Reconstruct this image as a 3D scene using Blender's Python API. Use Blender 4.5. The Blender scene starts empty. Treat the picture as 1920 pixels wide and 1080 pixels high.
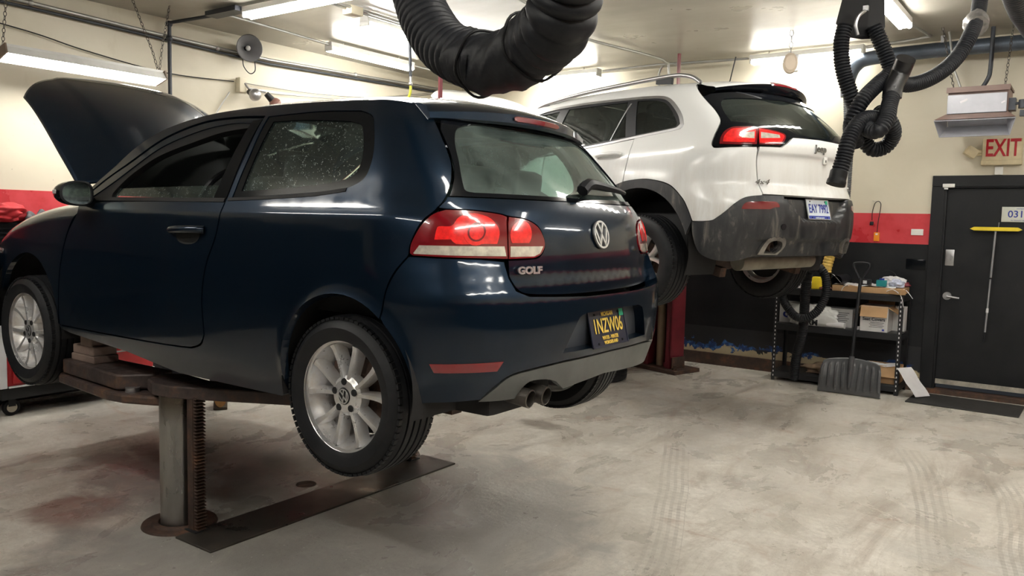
import bpy, bmesh, math, random
import numpy as np
from mathutils import Vector, Matrix
from mathutils.geometry import delaunay_2d_cdt
random.seed(7)
PI = math.pi
SC = bpy.context.scene
COL = SC.collection

# ---------------------------------------------------------------- camera
CAMP = (2.308, -2.970, 1.550)
yaw, pitch, roll = math.radians(-35.441), math.radians(-4.864), math.radians(1.331)
cd = bpy.data.cameras.new('camera'); cam = bpy.data.objects.new('camera', cd); COL.objects.link(cam)
fw = Vector((math.sin(yaw)*math.cos(pitch), math.cos(yaw)*math.cos(pitch), math.sin(pitch)))
r0 = Vector((math.cos(yaw), -math.sin(yaw), 0)); u0 = r0.cross(fw)
r1 = r0*math.cos(roll)+u0*math.sin(roll); u1 = -r0*math.sin(roll)+u0*math.cos(roll)
cam.matrix_world = Matrix(((r1.x, u1.x, -fw.x, CAMP[0]), (r1.y, u1.y, -fw.y, CAMP[1]), (r1.z, u1.z, -fw.z, CAMP[2]), (0, 0, 0, 1)))
cd.sensor_width = 36; cd.lens = 1518.68/1920*36; cd.clip_start = .05; cd.clip_end = 100
SC.camera = cam
GROUPS = {'hanging_chain': 'chains holding the shop light', 'support_chain': 'chains holding the unit heater', 'ceiling_conduit': 'conduits on the ceiling', 'wall_conduit': 'conduits on the left wall', 'wall_wire': 'thin wires on the left wall', 'cardboard_box': 'cartons on the shelf unit', 'shop_rag': 'rags on the top shelf', 'zip_tie': 'zip ties on the top shelf'}
# ---------------------------------------------------------------- light
SC.view_settings.view_transform = 'Standard'
SC.view_settings.look = 'None'
SC.view_settings.gamma = 1
SC.view_settings.exposure = 0.48
W = bpy.data.worlds.new('world'); SC.world = W; W.use_nodes = True
W.node_tree.nodes['Background'].inputs[0].default_value = (.75, .8, .9, 1)
W.node_tree.nodes['Background'].inputs[1].default_value = .02
TUBE = 35.0          # emission of the fluorescent tubes
def area(name, loc, rot, sx, sy, power, col=(1, .95, .85)):
    l = bpy.data.lights.new(name, 'AREA'); l.shape = 'RECTANGLE'; l.size = sx; l.size_y = sy; l.energy = power; l.color = col
    o = bpy.data.objects.new(name, l); COL.objects.link(o); o.location = loc; o.rotation_euler = rot; return o
CEIL = 3.29
XL, XR_, YB, YF = -4.66, 5.2, 5.57, -8.0

# ================================================================ materials
MATS = {}
class NT:
    def __init__(s, m): s.t = m.node_tree; s.n = s.t.nodes; s.l = s.t.links; s.b = s.n.get('Principled BSDF'); s.tc = None
    def node(s, ty, **k):
        x = s.n.new(ty)
        for a, v in k.items(): setattr(x, a, v)
        return x
    def co(s):
        if not s.tc: s.tc = s.node('ShaderNodeTexCoord')
        return s.tc.outputs['Object']
    def noise(s, scale, detail=4, rough=.6, vec=None, stretch=None, dist=0):
        x = s.node('ShaderNodeTexNoise'); x.inputs['Scale'].default_value = scale; x.inputs['Detail'].default_value = detail
        x.inputs['Roughness'].default_value = rough; x.inputs['Distortion'].default_value = dist
        v = vec or s.co()
        if stretch:
            mp = s.node('ShaderNodeMapping'); mp.inputs['Scale'].default_value = stretch; s.l.new(v, mp.inputs[0]); v = mp.outputs[0]
        s.l.new(v, x.inputs['Vector']); return x.outputs['Fac']
    def ramp(s, f, stops, interp='LINEAR'):
        x = s.node('ShaderNodeValToRGB'); x.color_ramp.interpolation = interp
        e = x.color_ramp.elements
        while len(e) < len(stops): e.new(.5)
        for q, (p, c) in zip(e, stops):
            q.position = p; q.color = c if len(c) == 4 else (*c, 1)
        s.l.new(f, x.inputs[0]); return x.outputs[0]
    def gray(s, f, a, b, lo=0, hi=1): return s.ramp(f, [(a, (lo,)*3), (b, (hi,)*3)])
    def mix(s, f, a, b, blend='MIX'):
        x = s.node('ShaderNodeMix', data_type='RGBA', blend_type=blend)
        for i, v in ((0, f), (6, a), (7, b)):
            if hasattr(v, 'is_output') or hasattr(v, 'links'): s.l.new(v, x.inputs[i])
            else: x.inputs[i].default_value = v if i == 0 else ((*v, 1) if len(v) == 3 else v)
        return x.outputs[2]
    def math(s, op, a, b=None):
        x = s.node('ShaderNodeMath', operation=op)
        for i, v in ((0, a), (1, b)):
            if v is None: continue
            if hasattr(v, 'links'): s.l.new(v, x.inputs[i])
            else: x.inputs[i].default_value = v
        return x.outputs[0]
    def bump(s, h, strength=.3, dist=.01):
        x = s.node('ShaderNodeBump'); x.inputs['Strength'].default_value = strength; x.inputs['Distance'].default_value = dist
        s.l.new(h, x.inputs['Height']); s.l.new(x.outputs[0], s.b.inputs['Normal']); return x
    def set(s, k, v):
        i = s.b.inputs[k]
        if hasattr(v, 'links'): s.l.new(v, i)
        else: i.default_value = (*v, 1) if isinstance(v, tuple) and len(v) == 3 else v
def M(name, col=(.5, .5, .5), rough=.5, metal=0, coat=0, emis=None, es=1, fn=None, var=.12, vs=6, bump=0, spec=None):
    if name in MATS: return MATS[name]
    m = bpy.data.materials.new(name); m.use_nodes = True; t = NT(m)
    t.set('Base Color', col); t.set('Roughness', rough); t.set('Metallic', metal); t.set('Coat Weight', coat)
    if spec is not None: t.set('Specular IOR Level', spec)
    if coat: t.set('Coat Roughness', .04)
    if emis: t.set('Emission Color', emis); t.set('Emission Strength', es)
    elif fn: fn(t)
    elif var:
        n = t.noise(vs, 5)
        t.set('Base Color', t.mix(t.gray(n, .3, .7), tuple(c*(1-var) for c in col), tuple(min(1, c*(1+var)) for c in col)))
        if bump: t.bump(t.noise(vs*12, 3), bump, .002)
    MATS[name] = m; return m

def f_floor(t):
    P = t.co()
    big = t.noise(.55, 6, .6, dist=.4); mid = t.noise(2.2, 8, .65, dist=.6); fine = t.noise(22, 6, .7); speck = t.noise(75, 3, .6)
    base = t.mix(t.gray(mid, .35, .65), (.56, .53, .465), (.76, .73, .665))
    base = t.mix(t.gray(fine, .3, .75), t.mix(.45, base, (.30, .27, .23)), base)
    streak = t.noise(1.1, 8, .75, stretch=(3.5, .8, 1), dist=.8)
    base = t.mix(t.gray(streak, .50, .66, 0, .7), base, (.33, .285, .235))
    base = t.mix(t.gray(big, .52, .62, 0, .35), base, (.40, .41, .40))
    rust = t.noise(1.7, 7, .7, stretch=(1, 2.2, 1), dist=1.2)
    base = t.mix(t.gray(rust, .58, .68, 0, .5), base, (.30, .19, .13))
    scr = t.noise(9, 8, .8, stretch=(2.5, .8, 1), dist=1.2); base = t.mix(t.gray(scr, .61, .66, 0, .42), base, (.20, .175, .15))
    # oily dark stains beside the lift
    sx = t.node('ShaderNodeSeparateXYZ'); t.l.new(P, sx.inputs[0])
    def blob(cx, cy, rx, ry):
        a = t.math('POWER', t.math('DIVIDE', t.math('SUBTRACT', sx.outputs[0], cx), rx), 2.)
        b = t.math('POWER', t.math('DIVIDE', t.math('SUBTRACT', sx.outputs[1], cy), ry), 2.)
        return t.math('SUBTRACT', 1.0, t.math('SQRT', t.math('ADD', a, b)))
    for cx, cy, rx, ry, c, th in ((-2.1, -.2, 1.3, .9, (.16, .13, .11), .55), (-1.9, -.9, .7, .5, (.17, .09, .07), .62), (.2, -1.3, 1.6, 1.0, (.25, .235, .22), .35), (-.9, .1, 1.4, 1.1, (.27, .26, .24), .3), (-1.0, 2.1, .5, .25, (.2, .17, .14), .6)):
        k = t.math('ADD', t.math('MULTIPLY', blob(cx, cy, rx, ry), .5), t.math('MULTIPLY', mid, .75))
        base = t.mix(t.gray(k, th, th+.12, 0, .75), base, c)
    # tyre tracks: thin bent parallel lines pressed into the dirt
    wob = t.math('MULTIPLY', t.noise(.5, 2), .5)
    for x0, y0, y1, sl in ((.48, .2, 2.2, -.38), (1.68, .9, 3.2, -.22), (2.10, 1.0, 2.9, -.15)):
        xx = t.math('SUBTRACT', t.math('ADD', sx.outputs[0], t.math('MULTIPLY', wob, .4)), x0+.10-sl*(y0+y1)/2); xx = t.math('SUBTRACT', xx, t.math('MULTIPLY', sx.outputs[1], sl))
        xx = t.math('ADD', xx, t.math('MULTIPLY', t.math('POWER', t.math('SUBTRACT', sx.outputs[1], (y0+y1)/2), 2.), .05))
        inb = t.math('LESS_THAN', t.math('ABSOLUTE', xx), .095)
        iny = t.math('MULTIPLY', t.math('GREATER_THAN', sx.outputs[1], y0), t.math('LESS_THAN', sx.outputs[1], y1))
        w = t.math('GREATER_THAN', t.math('SINE', t.math('MULTIPLY', xx, 140.)), .1)
        lug = t.math('GREATER_THAN', t.math('SINE', t.math('MULTIPLY', sx.outputs[1], 150.)), .2)
        k = t.math('MULTIPLY', t.math('MULTIPLY', inb, iny), t.math('MULTIPLY', t.math('ADD', t.math('MULTIPLY', w, .6), t.math('MULTIPLY', lug, .3)), t.gray(mid, .3, .6)))
        base = t.mix(t.math('MULTIPLY', k, .6), base, (.24, .22, .19))
    sp = t.gray(speck, .66, .70, 0, .6); base = t.mix(sp, base, (.10, .085, .07))
    fleck = t.node('ShaderNodeTexVoronoi'); fleck.inputs['Scale'].default_value = 14; t.l.new(P, fleck.inputs['Vector'])
    base = t.mix(t.math('MULTIPLY', t.math('LESS_THAN', fleck.outputs['Distance'], .05), .6), base, (.75, .72, .66))
    t.set('Base Color', base)
    wet = t.noise(1.3, 7, .65, stretch=(1.5, 1, 1), dist=.6)
    t.set('Roughness', t.gray(wet, .38, .6, .6, .2))
    t.bump(t.mix(.4, t.noise(30, 6, .7), t.noise(6, 5)), .5, .008)
def f_ceil(t):
    n = t.noise(1.2, 4, stretch=(.5, 2, 1)); t.set('Base Color', t.mix(t.gray(n, .35, .65), (.34, .32, .27), (.40, .38, .325)))
    t.set('Roughness', t.gray(t.noise(2, 4), .3, .7, .26, .42)); t.bump(t.noise(1.0, 3, stretch=(.6, 1.4, 1)), .25, .04)
def f_wall(t):
    n = t.noise(1.4, 6, dist=.5); sx = t.node('ShaderNodeSeparateXYZ'); t.l.new(t.co(), sx.inputs[0])
    c = t.mix(t.gray(n, .3, .7), (.60, .555, .435), (.67, .625, .505))
    dirt = t.noise(3.2, 7, .7, stretch=(1, 1, .35)); c = t.mix(t.gray(dirt, .62, .8, 0, .4), c, (.42, .36, .24))
    sp = t.noise(30, 3); c = t.mix(t.gray(sp, .72, .76, 0, .5), c, (.3, .26, .2))
    t.set('Base Color', c); t.set('Roughness', .42); t.bump(t.noise(3, 5), .12, .02)
def f_red(t):
    n = t.noise(2.5, 5); c = t.mix(t.gray(n, .45, .55), (.50, .035, .045), (.58, .055, .068))
    t.set('Base Color', c); t.set('Roughness', t.gray(n, .4, .6, .22, .4))
def f_black(t):
    n = t.noise(4, 6); c = t.mix(t.gray(n, .3, .7), (.008, .009, .011), (.016, .017, .019))
    scuff = t.noise(9, 7, .75, stretch=(1, 1, .3)); c = t.mix(t.gray(scuff, .68, .78, 0, .3), c, (.16, .15, .14))
    t.set('Base Color', c); t.set('Roughness', t.gray(n, .3, .7, .32, .55)); t.set('Specular IOR Level', .28); t.bump(t.noise(14, 5), .15, .004)
def f_peel(t):   # chipped strip at the foot of the black wall
    sx = t.node('ShaderNodeSeparateXYZ'); t.l.new(t.co(), sx.inputs[0])
    n = t.noise(7, 8, .65, dist=.8); big = t.noise(1.1, 3); h = t.math('SUBTRACT', t.math('ADD', t.math('MULTIPLY', n, .75), t.math('MULTIPLY', big, .45)), t.math('MULTIPLY', sx.outputs[2], 2.3)); h = t.math('ADD', h, .0)
    bl = t.mix(t.gray(t.noise(18, 4), .5, .6, 0, 1), (.010, .04, .16), (.04, .15, .40))
    c = t.mix(t.math('MULTIPLY', t.gray(h, .06, .075), t.gray(t.noise(2.3, 2), .48, .52)), (.016, .017, .02), bl)
    c = t.mix(t.gray(h, .20, .21), c, (.50, .42, .27))
    t.set('Base Color', c); t.set('Roughness', .6); t.bump(h, .5, .01)
def f_rusty(t):
    n = t.noise(9, 8, .7); t.set('Base Color', t.ramp(n, [(.3, (.02, .014, .012)), (.55, (.07, .04, .028)), (.7, (.16, .07, .035))])); t.set('Roughness', .62); t.bump(n, .5, .006)
def f_rustarm(t):
    n = t.noise(7, 8, .7); n2 = t.noise(22, 4)
    c = t.ramp(n, [(.3, (.035, .028, .028)), (.52, (.075, .055, .05)), (.66, (.15, .085, .055)), (.75, (.25, .11, .045))])
    t.set('Base Color', c); t.set('Metallic', .35); t.set('Roughness', t.gray(n2, .3, .7, .38, .62)); t.bump(n, .3, .004)
def f_chromepost(t):
    n = t.noise(3, 6, .6, stretch=(1, 1, .25)); t.set('Base Color', t.mix(t.gray(n, .35, .7), (.24, .235, .23), (.42, .41, .39)))
    t.set('Metallic', .95); t.set('Roughness', t.gray(n, .3, .7, .2, .34))
    sx = t.node('ShaderNodeSeparateXYZ'); t.l.new(t.co(), sx.inputs[0])
    k = t.math('ADD', t.math('MULTIPLY', t.math('SUBTRACT', sx.outputs[2], .52), 4.), t.math('MULTIPLY', n, .7))
    t.set('Base Color', t.mix(t.gray(k, .35, .75, 0, .85), t.mix(t.gray(n, .35, .7), (.24, .235, .23), (.42, .41, .39)), (.10, .075, .05)))
def f_bluepaint(t):
    t.set('Base Color', (.0052, .0145, .030)); t.set('Metallic', .65); t.set('Roughness', .36)
    t.set('Coat Weight', 1.); t.set('Coat IOR', 1.42); t.set('Specular IOR Level', .1)
    vor = t.node('ShaderNodeTexVoronoi'); vor.inputs['Scale'].default_value = 120; t.l.new(t.co(), vor.inputs['Vector'])
    sx = t.node('ShaderNodeSeparateXYZ'); t.l.new(t.co(), sx.inputs[0])
    hi = t.math('MULTIPLY', t.math('LESS_THAN', vor.outputs['Distance'], .22), t.math('MULTIPLY', t.math('GREATER_THAN', sx.outputs[2], .82), t.math('GREATER_THAN', t.noise(9, 4), .53)))
    b = t.bump(t.math('MULTIPLY', hi, 1.), .5, .002)
    t.l.new(b.outputs[0], t.b.inputs['Coat Normal'])
    grime = t.noise(5, 7, .7, stretch=(1, 1, .25)); t.l.new(t.gray(grime, .35, .75, .03, .14), t.b.inputs['Coat Roughness'])
def f_whitepaint(t):
    n = t.noise(7, 7, .7, stretch=(1.6, 1.6, .22)); sx = t.node('ShaderNodeSeparateXYZ'); t.l.new(t.co(), sx.inputs[0])
    low = t.math('SUBTRACT', 1.15, sx.outputs[2])
    k = t.math('MULTIPLY', t.gray(n, .42, .7), t.math('MINIMUM', t.math('MAXIMUM', t.math('MULTIPLY', low, 1.6), 0.), 1.))
    t.set('Base Color', t.mix(t.math('MULTIPLY', k, .55), (.80, .81, .80), (.42, .37, .29)))
    t.set('Roughness', .32); t.set('Coat Weight', .9); t.l.new(t.gray(n, .3, .8, .05, .3), t.b.inputs['Coat Roughness'])
def f_clad(t):
    n = t.noise(8, 8, .72, stretch=(1.4, 1.4, .3), dist=.6); t.set('Base Color', t.ramp(n, [(.40, (.018, .020, .024)), (.56, (.035, .036, .038)), (.74, (.22, .20, .17))]))
    t.set('Roughness', t.gray(n, .4, .7, .33, .7)); t.bump(t.noise(150, 2), .1, .001)
def f_tyre(t):
    n = t.noise(9, 6, .7); t.set('Base Color', t.ramp(n, [(.4, (.007, .008, .010)), (.75, (.020, .020, .022))])); t.set('Specular IOR Level', .3); t.set('Roughness', t.gray(n, .3, .7, .38, .7)); t.bump(t.noise(60, 3), .15, .002)
def f_alloy(t):
    n = t.noise(10, 6, .7); t.set('Base Color', t.mix(t.gray(n, .45, .8), (.80, .80, .81), (.60, .54, .46))); t.set('Metallic', .7); t.set('Roughness', t.gray(n, .3, .8, .24, .42))
def f_hose(t):
    n = t.noise(12, 6, .7); t.set('Base Color', t.ramp(n, [(.4, (.006, .007, .010)), (.8, (.020, .021, .024))])); t.set('Roughness', .5); t.set('Specular IOR Level', .28); t.bump(t.noise(90, 3), .1, .001)
def glass(name, tint, gl=1.0, drops=0, wet_glare=.0):
    if name in MATS: return MATS[name]
    m = bpy.data.materials.new(name); m.use_nodes = True; t = NT(m); t.n.remove(t.b)
    out = t.n['Material Output']
    tr = t.node('ShaderNodeBsdfTransparent'); tr.inputs[0].default_value = (*tint, 1)
    g = t.node('ShaderNodeBsdfGlossy'); g.inputs['Roughness'].default_value = .05; g.inputs[0].default_value = (.95, 1, .97, 1)
    fr = t.node('ShaderNodeFresnel'); fr.inputs[0].default_value = 1.52
    mx = t.node('ShaderNodeMixShader'); t.l.new(fr.outputs[0], mx.inputs[0]); t.l.new(tr.outputs[0], mx.inputs[1]); t.l.new(g.outputs[0], mx.inputs[2])
    res = mx.outputs[0]
    if drops:
        vor = t.node('ShaderNodeTexVoronoi'); vor.inputs['Scale'].default_value = 150; t.l.new(t.co(), vor.inputs['Vector'])
        dots = t.math('MULTIPLY', t.math('LESS_THAN', vor.outputs['Distance'], .30), t.math('GREATER_THAN', t.noise(60, 2), .56))
        haze = t.gray(t.noise(3.0, 7, .7, stretch=(1, 1, .5)), .3, .8, 0, wet_glare)  # wet film, with the teal glass reflection painted into its colour
        k = t.math('MAXIMUM', t.math('MULTIPLY', dots, drops), haze)
        d = t.node('ShaderNodeBsdfPrincipled'); d.inputs['Base Color'].default_value = (.46, .60, .56, 1); d.inputs['Roughness'].default_value = .35
        m2 = t.node('ShaderNodeMixShader'); t.l.new(k, m2.inputs[0]); t.l.new(res, m2.inputs[1]); t.l.new(d.outputs[0], m2.inputs[2]); res = m2.outputs[0]
    t.l.new(res, out.inputs[0]); MATS[name] = m; return m

m_floor = M('concrete_floor', fn=f_floor); m_ceil = M('ceiling_paint', fn=f_ceil); m_wall = M('cream_wall_paint', fn=f_wall)
m_red = M('red_wall_paint', fn=f_red); m_blk = M('black_wall_paint', fn=f_black); m_peel = M('peeling_paint', fn=f_peel)
m_rusty = M('rusty_steel', fn=f_rusty); m_arm = M('worn_lift_steel', fn=f_rustarm); m_post = M('polished_piston', fn=f_chromepost)
m_blue = M('dark_blue_car_paint', fn=f_bluepaint); m_white = M('white_car_paint', fn=f_whitepaint); m_clad = M('dirty_dark_plastic', fn=f_clad)
m_tyre = M('tyre_rubber', fn=f_tyre); m_alloy = M('alloy_wheel', fn=f_alloy); m_hose = M('hose_rubber', fn=f_hose)
m_dark = M('dark_interior', (.012, .013, .014), .75, var=.2); m_under = M('underbody', (.012, .012, .013), .8, var=.3)
m_frit = M('gloss_black', (.005, .006, .008), .10, var=.1, spec=.22)
m_rubber = M('black_rubber', (.008, .008, .009), .5, var=.1, spec=.2)
m_trim = M('matte_black_plastic', (.013, .014, .017), .45, var=.15, spec=.3)
m_greyp = M('grey_valance_plastic', (.10, .105, .10), .5, var=.25, vs=5)
m_chrome = M('chrome', (.80, .80, .81), .28, .85, var=.05); m_steel = M('brushed_steel', (.45, .45, .46), .35, .9, var=.1)
m_galv = M('galvanised_conduit', (.42, .42, .40), .42, .7, var=.12); m_darkpipe = M('dark_conduit', (.05, .055, .065), .45, .5, var=.2)
m_lred = M('dark_red_lens', (.16, .004, .008), .14, coat=1, var=.05); m_lbright = M('bright_red_lens', (.80, .018, .018), .16, coat=1, var=.25, vs=40)
m_lclear = M('clear_lens', (.62, .58, .50), .15, .3, coat=1, var=.3, vs=30); m_refl = M('red_reflector', (.17, .004, .009), .2, coat=1, var=.1)
m_gold = M('plate_yellow', (.80, .56, .10), .4, var=.05); m_navy = M('plate_navy', (.012, .016, .035), .4, var=.1)
m_glass = glass('car_glass', (.60, .80, .72), drops=.55, wet_glare=.08); m_glassopen = glass('clear_glass', (.75, .88, .82), drops=.25, wet_glare=.2)
m_glassr = glass('rear_glass', (.42, .60, .53), drops=.2, wet_glare=.42); m_tint = glass('privacy_glass', (.055, .065, .06), drops=.08, wet_glare=.05)
m_liner = M('grey_headliner', (.20, .20, .19), .9)
m_paper = M('white_paper', (.72, .72, .74), .7, var=.08); m_card = M('cardboard', (.42, .26, .13), .8, var=.1); m_cartonw = M('white_carton', (.58, .58, .58), .6, var=.08)
m_yel = M('yellow_plastic', (.80, .62, .03), .4); m_bag = M('plastic_bag', (.62, .63, .62), .35, var=.15)
m_maroon = M('maroon_lift_paint', (.16, .018, .028), .42, var=.25)

# ================================================================ mesh helpers
def link(o, parent=None, loc=None, rot=None):
    COL.objects.link(o)
    if parent: o.parent = parent
    if loc: o.location = loc
    if rot: o.rotation_euler = rot
    return o
def thing(name, label, cat, loc=(0, 0, 0), rot=(0, 0, 0), group=None):
    o = bpy.data.objects.new(name, None); o.empty_display_size = .1
    link(o, None, loc, rot); o['label'] = label; o['category'] = cat
    if group: o['group'] = group
    return o
def tag(o, label, cat, group=None, kind=None):
    o['label'] = label; o['category'] = cat
    if group: o['group'] = group
    if kind: o['kind'] = kind
    return o
class MB:
    def __init__(s): s.b = bmesh.new()
    def _x(s, vs, mat):
        if mat is not None: bmesh.ops.transform(s.b, matrix=mat, verts=vs)
    def box(s, c, d, rot=None, bev=0):
        r = bmesh.ops.create_cube(s.b, size=1); vs = r['verts']
        m = Matrix.Translation(c) @ (rot.to_4x4() if rot is not None else Matrix()) @ Matrix.Diagonal((*d, 1))
        s._x(vs, m)
        if bev:
            es = list({e for v in vs for e in v.link_edges}); bmesh.ops.bevel(s.b, geom=es, offset=bev, segments=2, affect='EDGES', profile=.6)
        return s
    def cyl(s, a, b, r, r2=None, n=20, cap=True):
        a = Vector(a); b = Vector(b); d = b-a; q = d.to_track_quat('Z', 'Y').to_matrix().to_4x4()
        R = bmesh.ops.create_cone(s.b, cap_ends=cap, segments=n, radius1=r, radius2=r if r2 is None else r2, depth=d.length)
        s._x(R['verts'], Matrix.Translation((a+b)/2) @ q); return s
    def sph(s, c, r, sc=(1, 1, 1), n=16):
        R = bmesh.ops.create_uvsphere(s.b, u_segments=n, v_segments=max(8, n//2+2), radius=r); s._x(R['verts'], Matrix.Translation(c) @ Matrix.Diagonal((*sc, 1))); return s
    def grid(s, rows, closeu=False, closev=False):
        vv = [[s.b.verts.new(p) for p in r] for r in rows]; nr = len(vv); nc = len(vv[0])
        for i in range(nr if closeu else nr-1):
            for j in range(nc if closev else nc-1):
                a, b, c, d = vv[i][j], vv[(i+1) % nr][j], vv[(i+1) % nr][(j+1) % nc], vv[i][(j+1) % nc]
                try: s.b.faces.new((a, b, c, d))
                except ValueError: pass
        return vv
    def lathe(s, prof, axis='Z', n=32, mat=None):
        rows = []
        for k in range(n):
            a = 2*PI*k/n; row = []
            for r, h in prof:
                x, y = r*math.cos(a), r*math.sin(a)
                p = {'Z': (x, y, h), 'Y': (x, h, y), 'X': (h, x, y)}[axis]
                row.append(p if mat is None else mat @ Vector(p))
            rows.append(row)
        s.grid(rows, closeu=True); return s
    def tube(s, pts, r, n=10, cap=True, rad=None, up=None):
        pts = [Vector(p) for p in pts]; rows = []; prev = None
        for i, p in enumerate(pts):
            t = (pts[min(i+1, len(pts)-1)]-pts[max(i-1, 0)]).normalized()
            if prev is None:
                a = Vector(up) if up else (Vector((0, 0, 1)) if abs(t.z) < .9 else Vector((1, 0, 0)))
                u = t.cross(a).normalized()
            else:
                u = (prev-t*prev.dot(t)).normalized()
            prev = u; v = t.cross(u); rr = rad(i) if rad else r
            rows.append([p+(u*math.cos(2*PI*k/n)+v*math.sin(2*PI*k/n))*rr for k in range(n)])
        vv = s.grid(rows, closev=True)
        if cap:
            for e in (vv[0], vv[-1]):
                try: s.b.faces.new(e if e is vv[-1] else e[::-1])
                except ValueError: pass
        return s
    def prism(s, poly, h, mat=None):   # poly in xy, extruded 0..h in z
        a = [s.b.verts.new((x, y, 0)) for x, y in poly]; b = [s.b.verts.new((x, y, h)) for x, y in poly]
        s.b.faces.new(a[::-1]); s.b.faces.new(b); n = len(poly)
        for i in range(n): s.b.faces.new((a[i], a[(i+1) % n], b[(i+1) % n], b[i]))
        s._x(a+b, mat); return s
    def build(s, name, mat, parent=None, loc=None, rot=None, smooth=True, angle=40, bevel=0, mirror=None):
        bmesh.ops.recalc_face_normals(s.b, faces=s.b.faces)
        me = bpy.data.meshes.new(name); s.b.to_mesh(me); s.b.free(); me.materials.append(mat)
        if smooth:
            me.shade_smooth()
            try: me.set_sharp_from_angle(angle=math.radians(angle))
            except Exception: pass
        o = bpy.data.objects.new(name, me); link(o, parent, loc, rot)
        if bevel:
            b = o.modifiers.new('bevel', 'BEVEL'); b.width = bevel; b.segments = 2; b.limit_method = 'ANGLE'; b.angle_limit = math.radians(40)
        return o
def rotm(x=0, y=0, z=0):
    from mathutils import Euler
    return Euler((x, y, z)).to_matrix()
def catmull(pts, n=8, closed=False):
    pts = [Vector(p) for p in pts]; N = len(pts); out = []
    for i in range(N if closed else N-1):
        if closed: p0, p1, p2, p3 = pts[i-1], pts[i], pts[(i+1) % N], pts[(i+2) % N]
        else: p0, p1, p2, p3 = pts[max(i-1, 0)], pts[i], pts[i+1], pts[min(i+2, N-1)]
        for k in range(n):
            t = k/n
            out.append(.5*((2*p1)+(p2-p0)*t+(2*p0-5*p1+4*p2-p3)*t*t+(3*p1-p0-3*p2+p3)*t**3))
    if not closed: out.append(pts[-1])
    return out
def text(name, body, size, mat, parent, loc, rot, ext=.001, sx=1., bold=0., shear=0., align='CENTER', space=1.):
    c = bpy.data.curves.new(name, 'FONT'); c.body = body; c.size = size; c.extrude = ext; c.align_x = align; c.align_y = 'CENTER'; c.offset = bold; c.shear = shear; c.space_character = space
    o = bpy.data.objects.new('tmp', c); COL.objects.link(o)
    dg = bpy.context.evaluated_depsgraph_get(); me = bpy.data.meshes.new_from_object(o.evaluated_get(dg)); bpy.data.objects.remove(o)
    me.name = name; me.materials.clear(); me.materials.append(mat)
    q = bpy.data.objects.new(name, me); link(q, parent, loc, rot); q.scale = (sx, 1, 1); return q

# ================================================================ structure
def plane_wall(name, p0, du, dv, mat):
    mb = MB(); p0 = Vector(p0); du = Vector(du); dv = Vector(dv)
    n = du.cross(dv).normalized()*.12
    mb.grid([[p0, p0+du], [p0+dv, p0+dv+du]]); 
    mb.grid([[p0-n, p0+du-n], [p0+dv-n, p0+dv+du-n]])
    o = mb.build(name, mat, smooth=False); o['kind'] = 'structure'; return o
def sbox(name, c, d, mat, bev=0):
    o = MB().box(c, d).build(name, mat, smooth=False, bevel=bev); o['kind'] = 'structure'; return o
LX, LY = XR_-XL, YB-YF; CX, CY = (XR_+XL)/2, (YB+YF)/2
sbox('floor', (CX, CY, -.06), (LX+.4, LY+.4, .12), m_floor)
sbox('ceiling', (CX, CY, CEIL+.06), (LX+.4, LY+.4, .12), m_ceil)
sbox('wall_left', (XL-.06, CY, CEIL/2), (.12, LY+.24, CEIL), m_wall)
# back wall leaves the door opening free
sbox('wall_back', ((XL+1.12)/2-.06, YB+.06, CEIL/2), (1.12-XL+.12, .12, CEIL), m_wall)
sbox('wall_back_right', ((2.10+XR_)/2+.06, YB+.06, CEIL/2), (XR_-2.10+.12, .12, CEIL), m_wall)
sbox('wall_back_above', (1.61, YB+.06, (CEIL+2.0)/2), (.98, .12, CEIL-2.0), m_wall)
sbox('wall_right', (XR_+.06, CY, CEIL/2), (.12, LY+.24, CEIL), m_wall)
sbox('wall_front', (CX, YF-.06, CEIL/2), (LX+.24, .12, CEIL), M('dark_unseen_wall', (.06, .06, .065), .4))  # unseen wall, coloured dark so the hatchback's side reflects darkness
ZS0, ZS1 = 1.40, 1.69
for nm, c, d in (('trim_1', (XL+.004, CY, (ZS0+ZS1)/2), (.008, LY, ZS1-ZS0)), ('trim_2', ((XL+1.062)/2, YB-.004, (ZS0+ZS1)/2), (1.062-XL, .008, ZS1-ZS0)),
                 ('trim_7', (XR_-.004, CY, (ZS0+ZS1)/2), (.008, LY, ZS1-ZS0)), ('trim_8', ((2.18+XR_)/2, YB-.004, (ZS0+ZS1)/2), (XR_-2.18, .008, ZS1-ZS0))):
    sbox(nm, c, d, m_red)
for nm, c, d in (('trim_3', (XL+.004, CY, ZS0/2), (.008, LY, ZS0)), ('trim_4', ((XL+1.062)/2, YB-.004, .5*(ZS0+.42)), (1.062-XL, .008, ZS0-.42)),
                 ('trim_9', (XR_-.004, CY, ZS0/2), (.008, LY, ZS0)), ('trim_10', ((2.18+XR_)/2, YB-.004, ZS0/2), (XR_-2.18, .008, ZS0))):
    sbox(nm, c, d, m_blk)
sbox('trim_5', ((XL+1.062)/2, YB-.004, .21), (1.062-XL, .008, .42), m_peel)
sbox('baseboard_back', ((XL+1.05)/2, YB-.02, .065), (1.05-XL, .04, .13), m_rusty)
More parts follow.
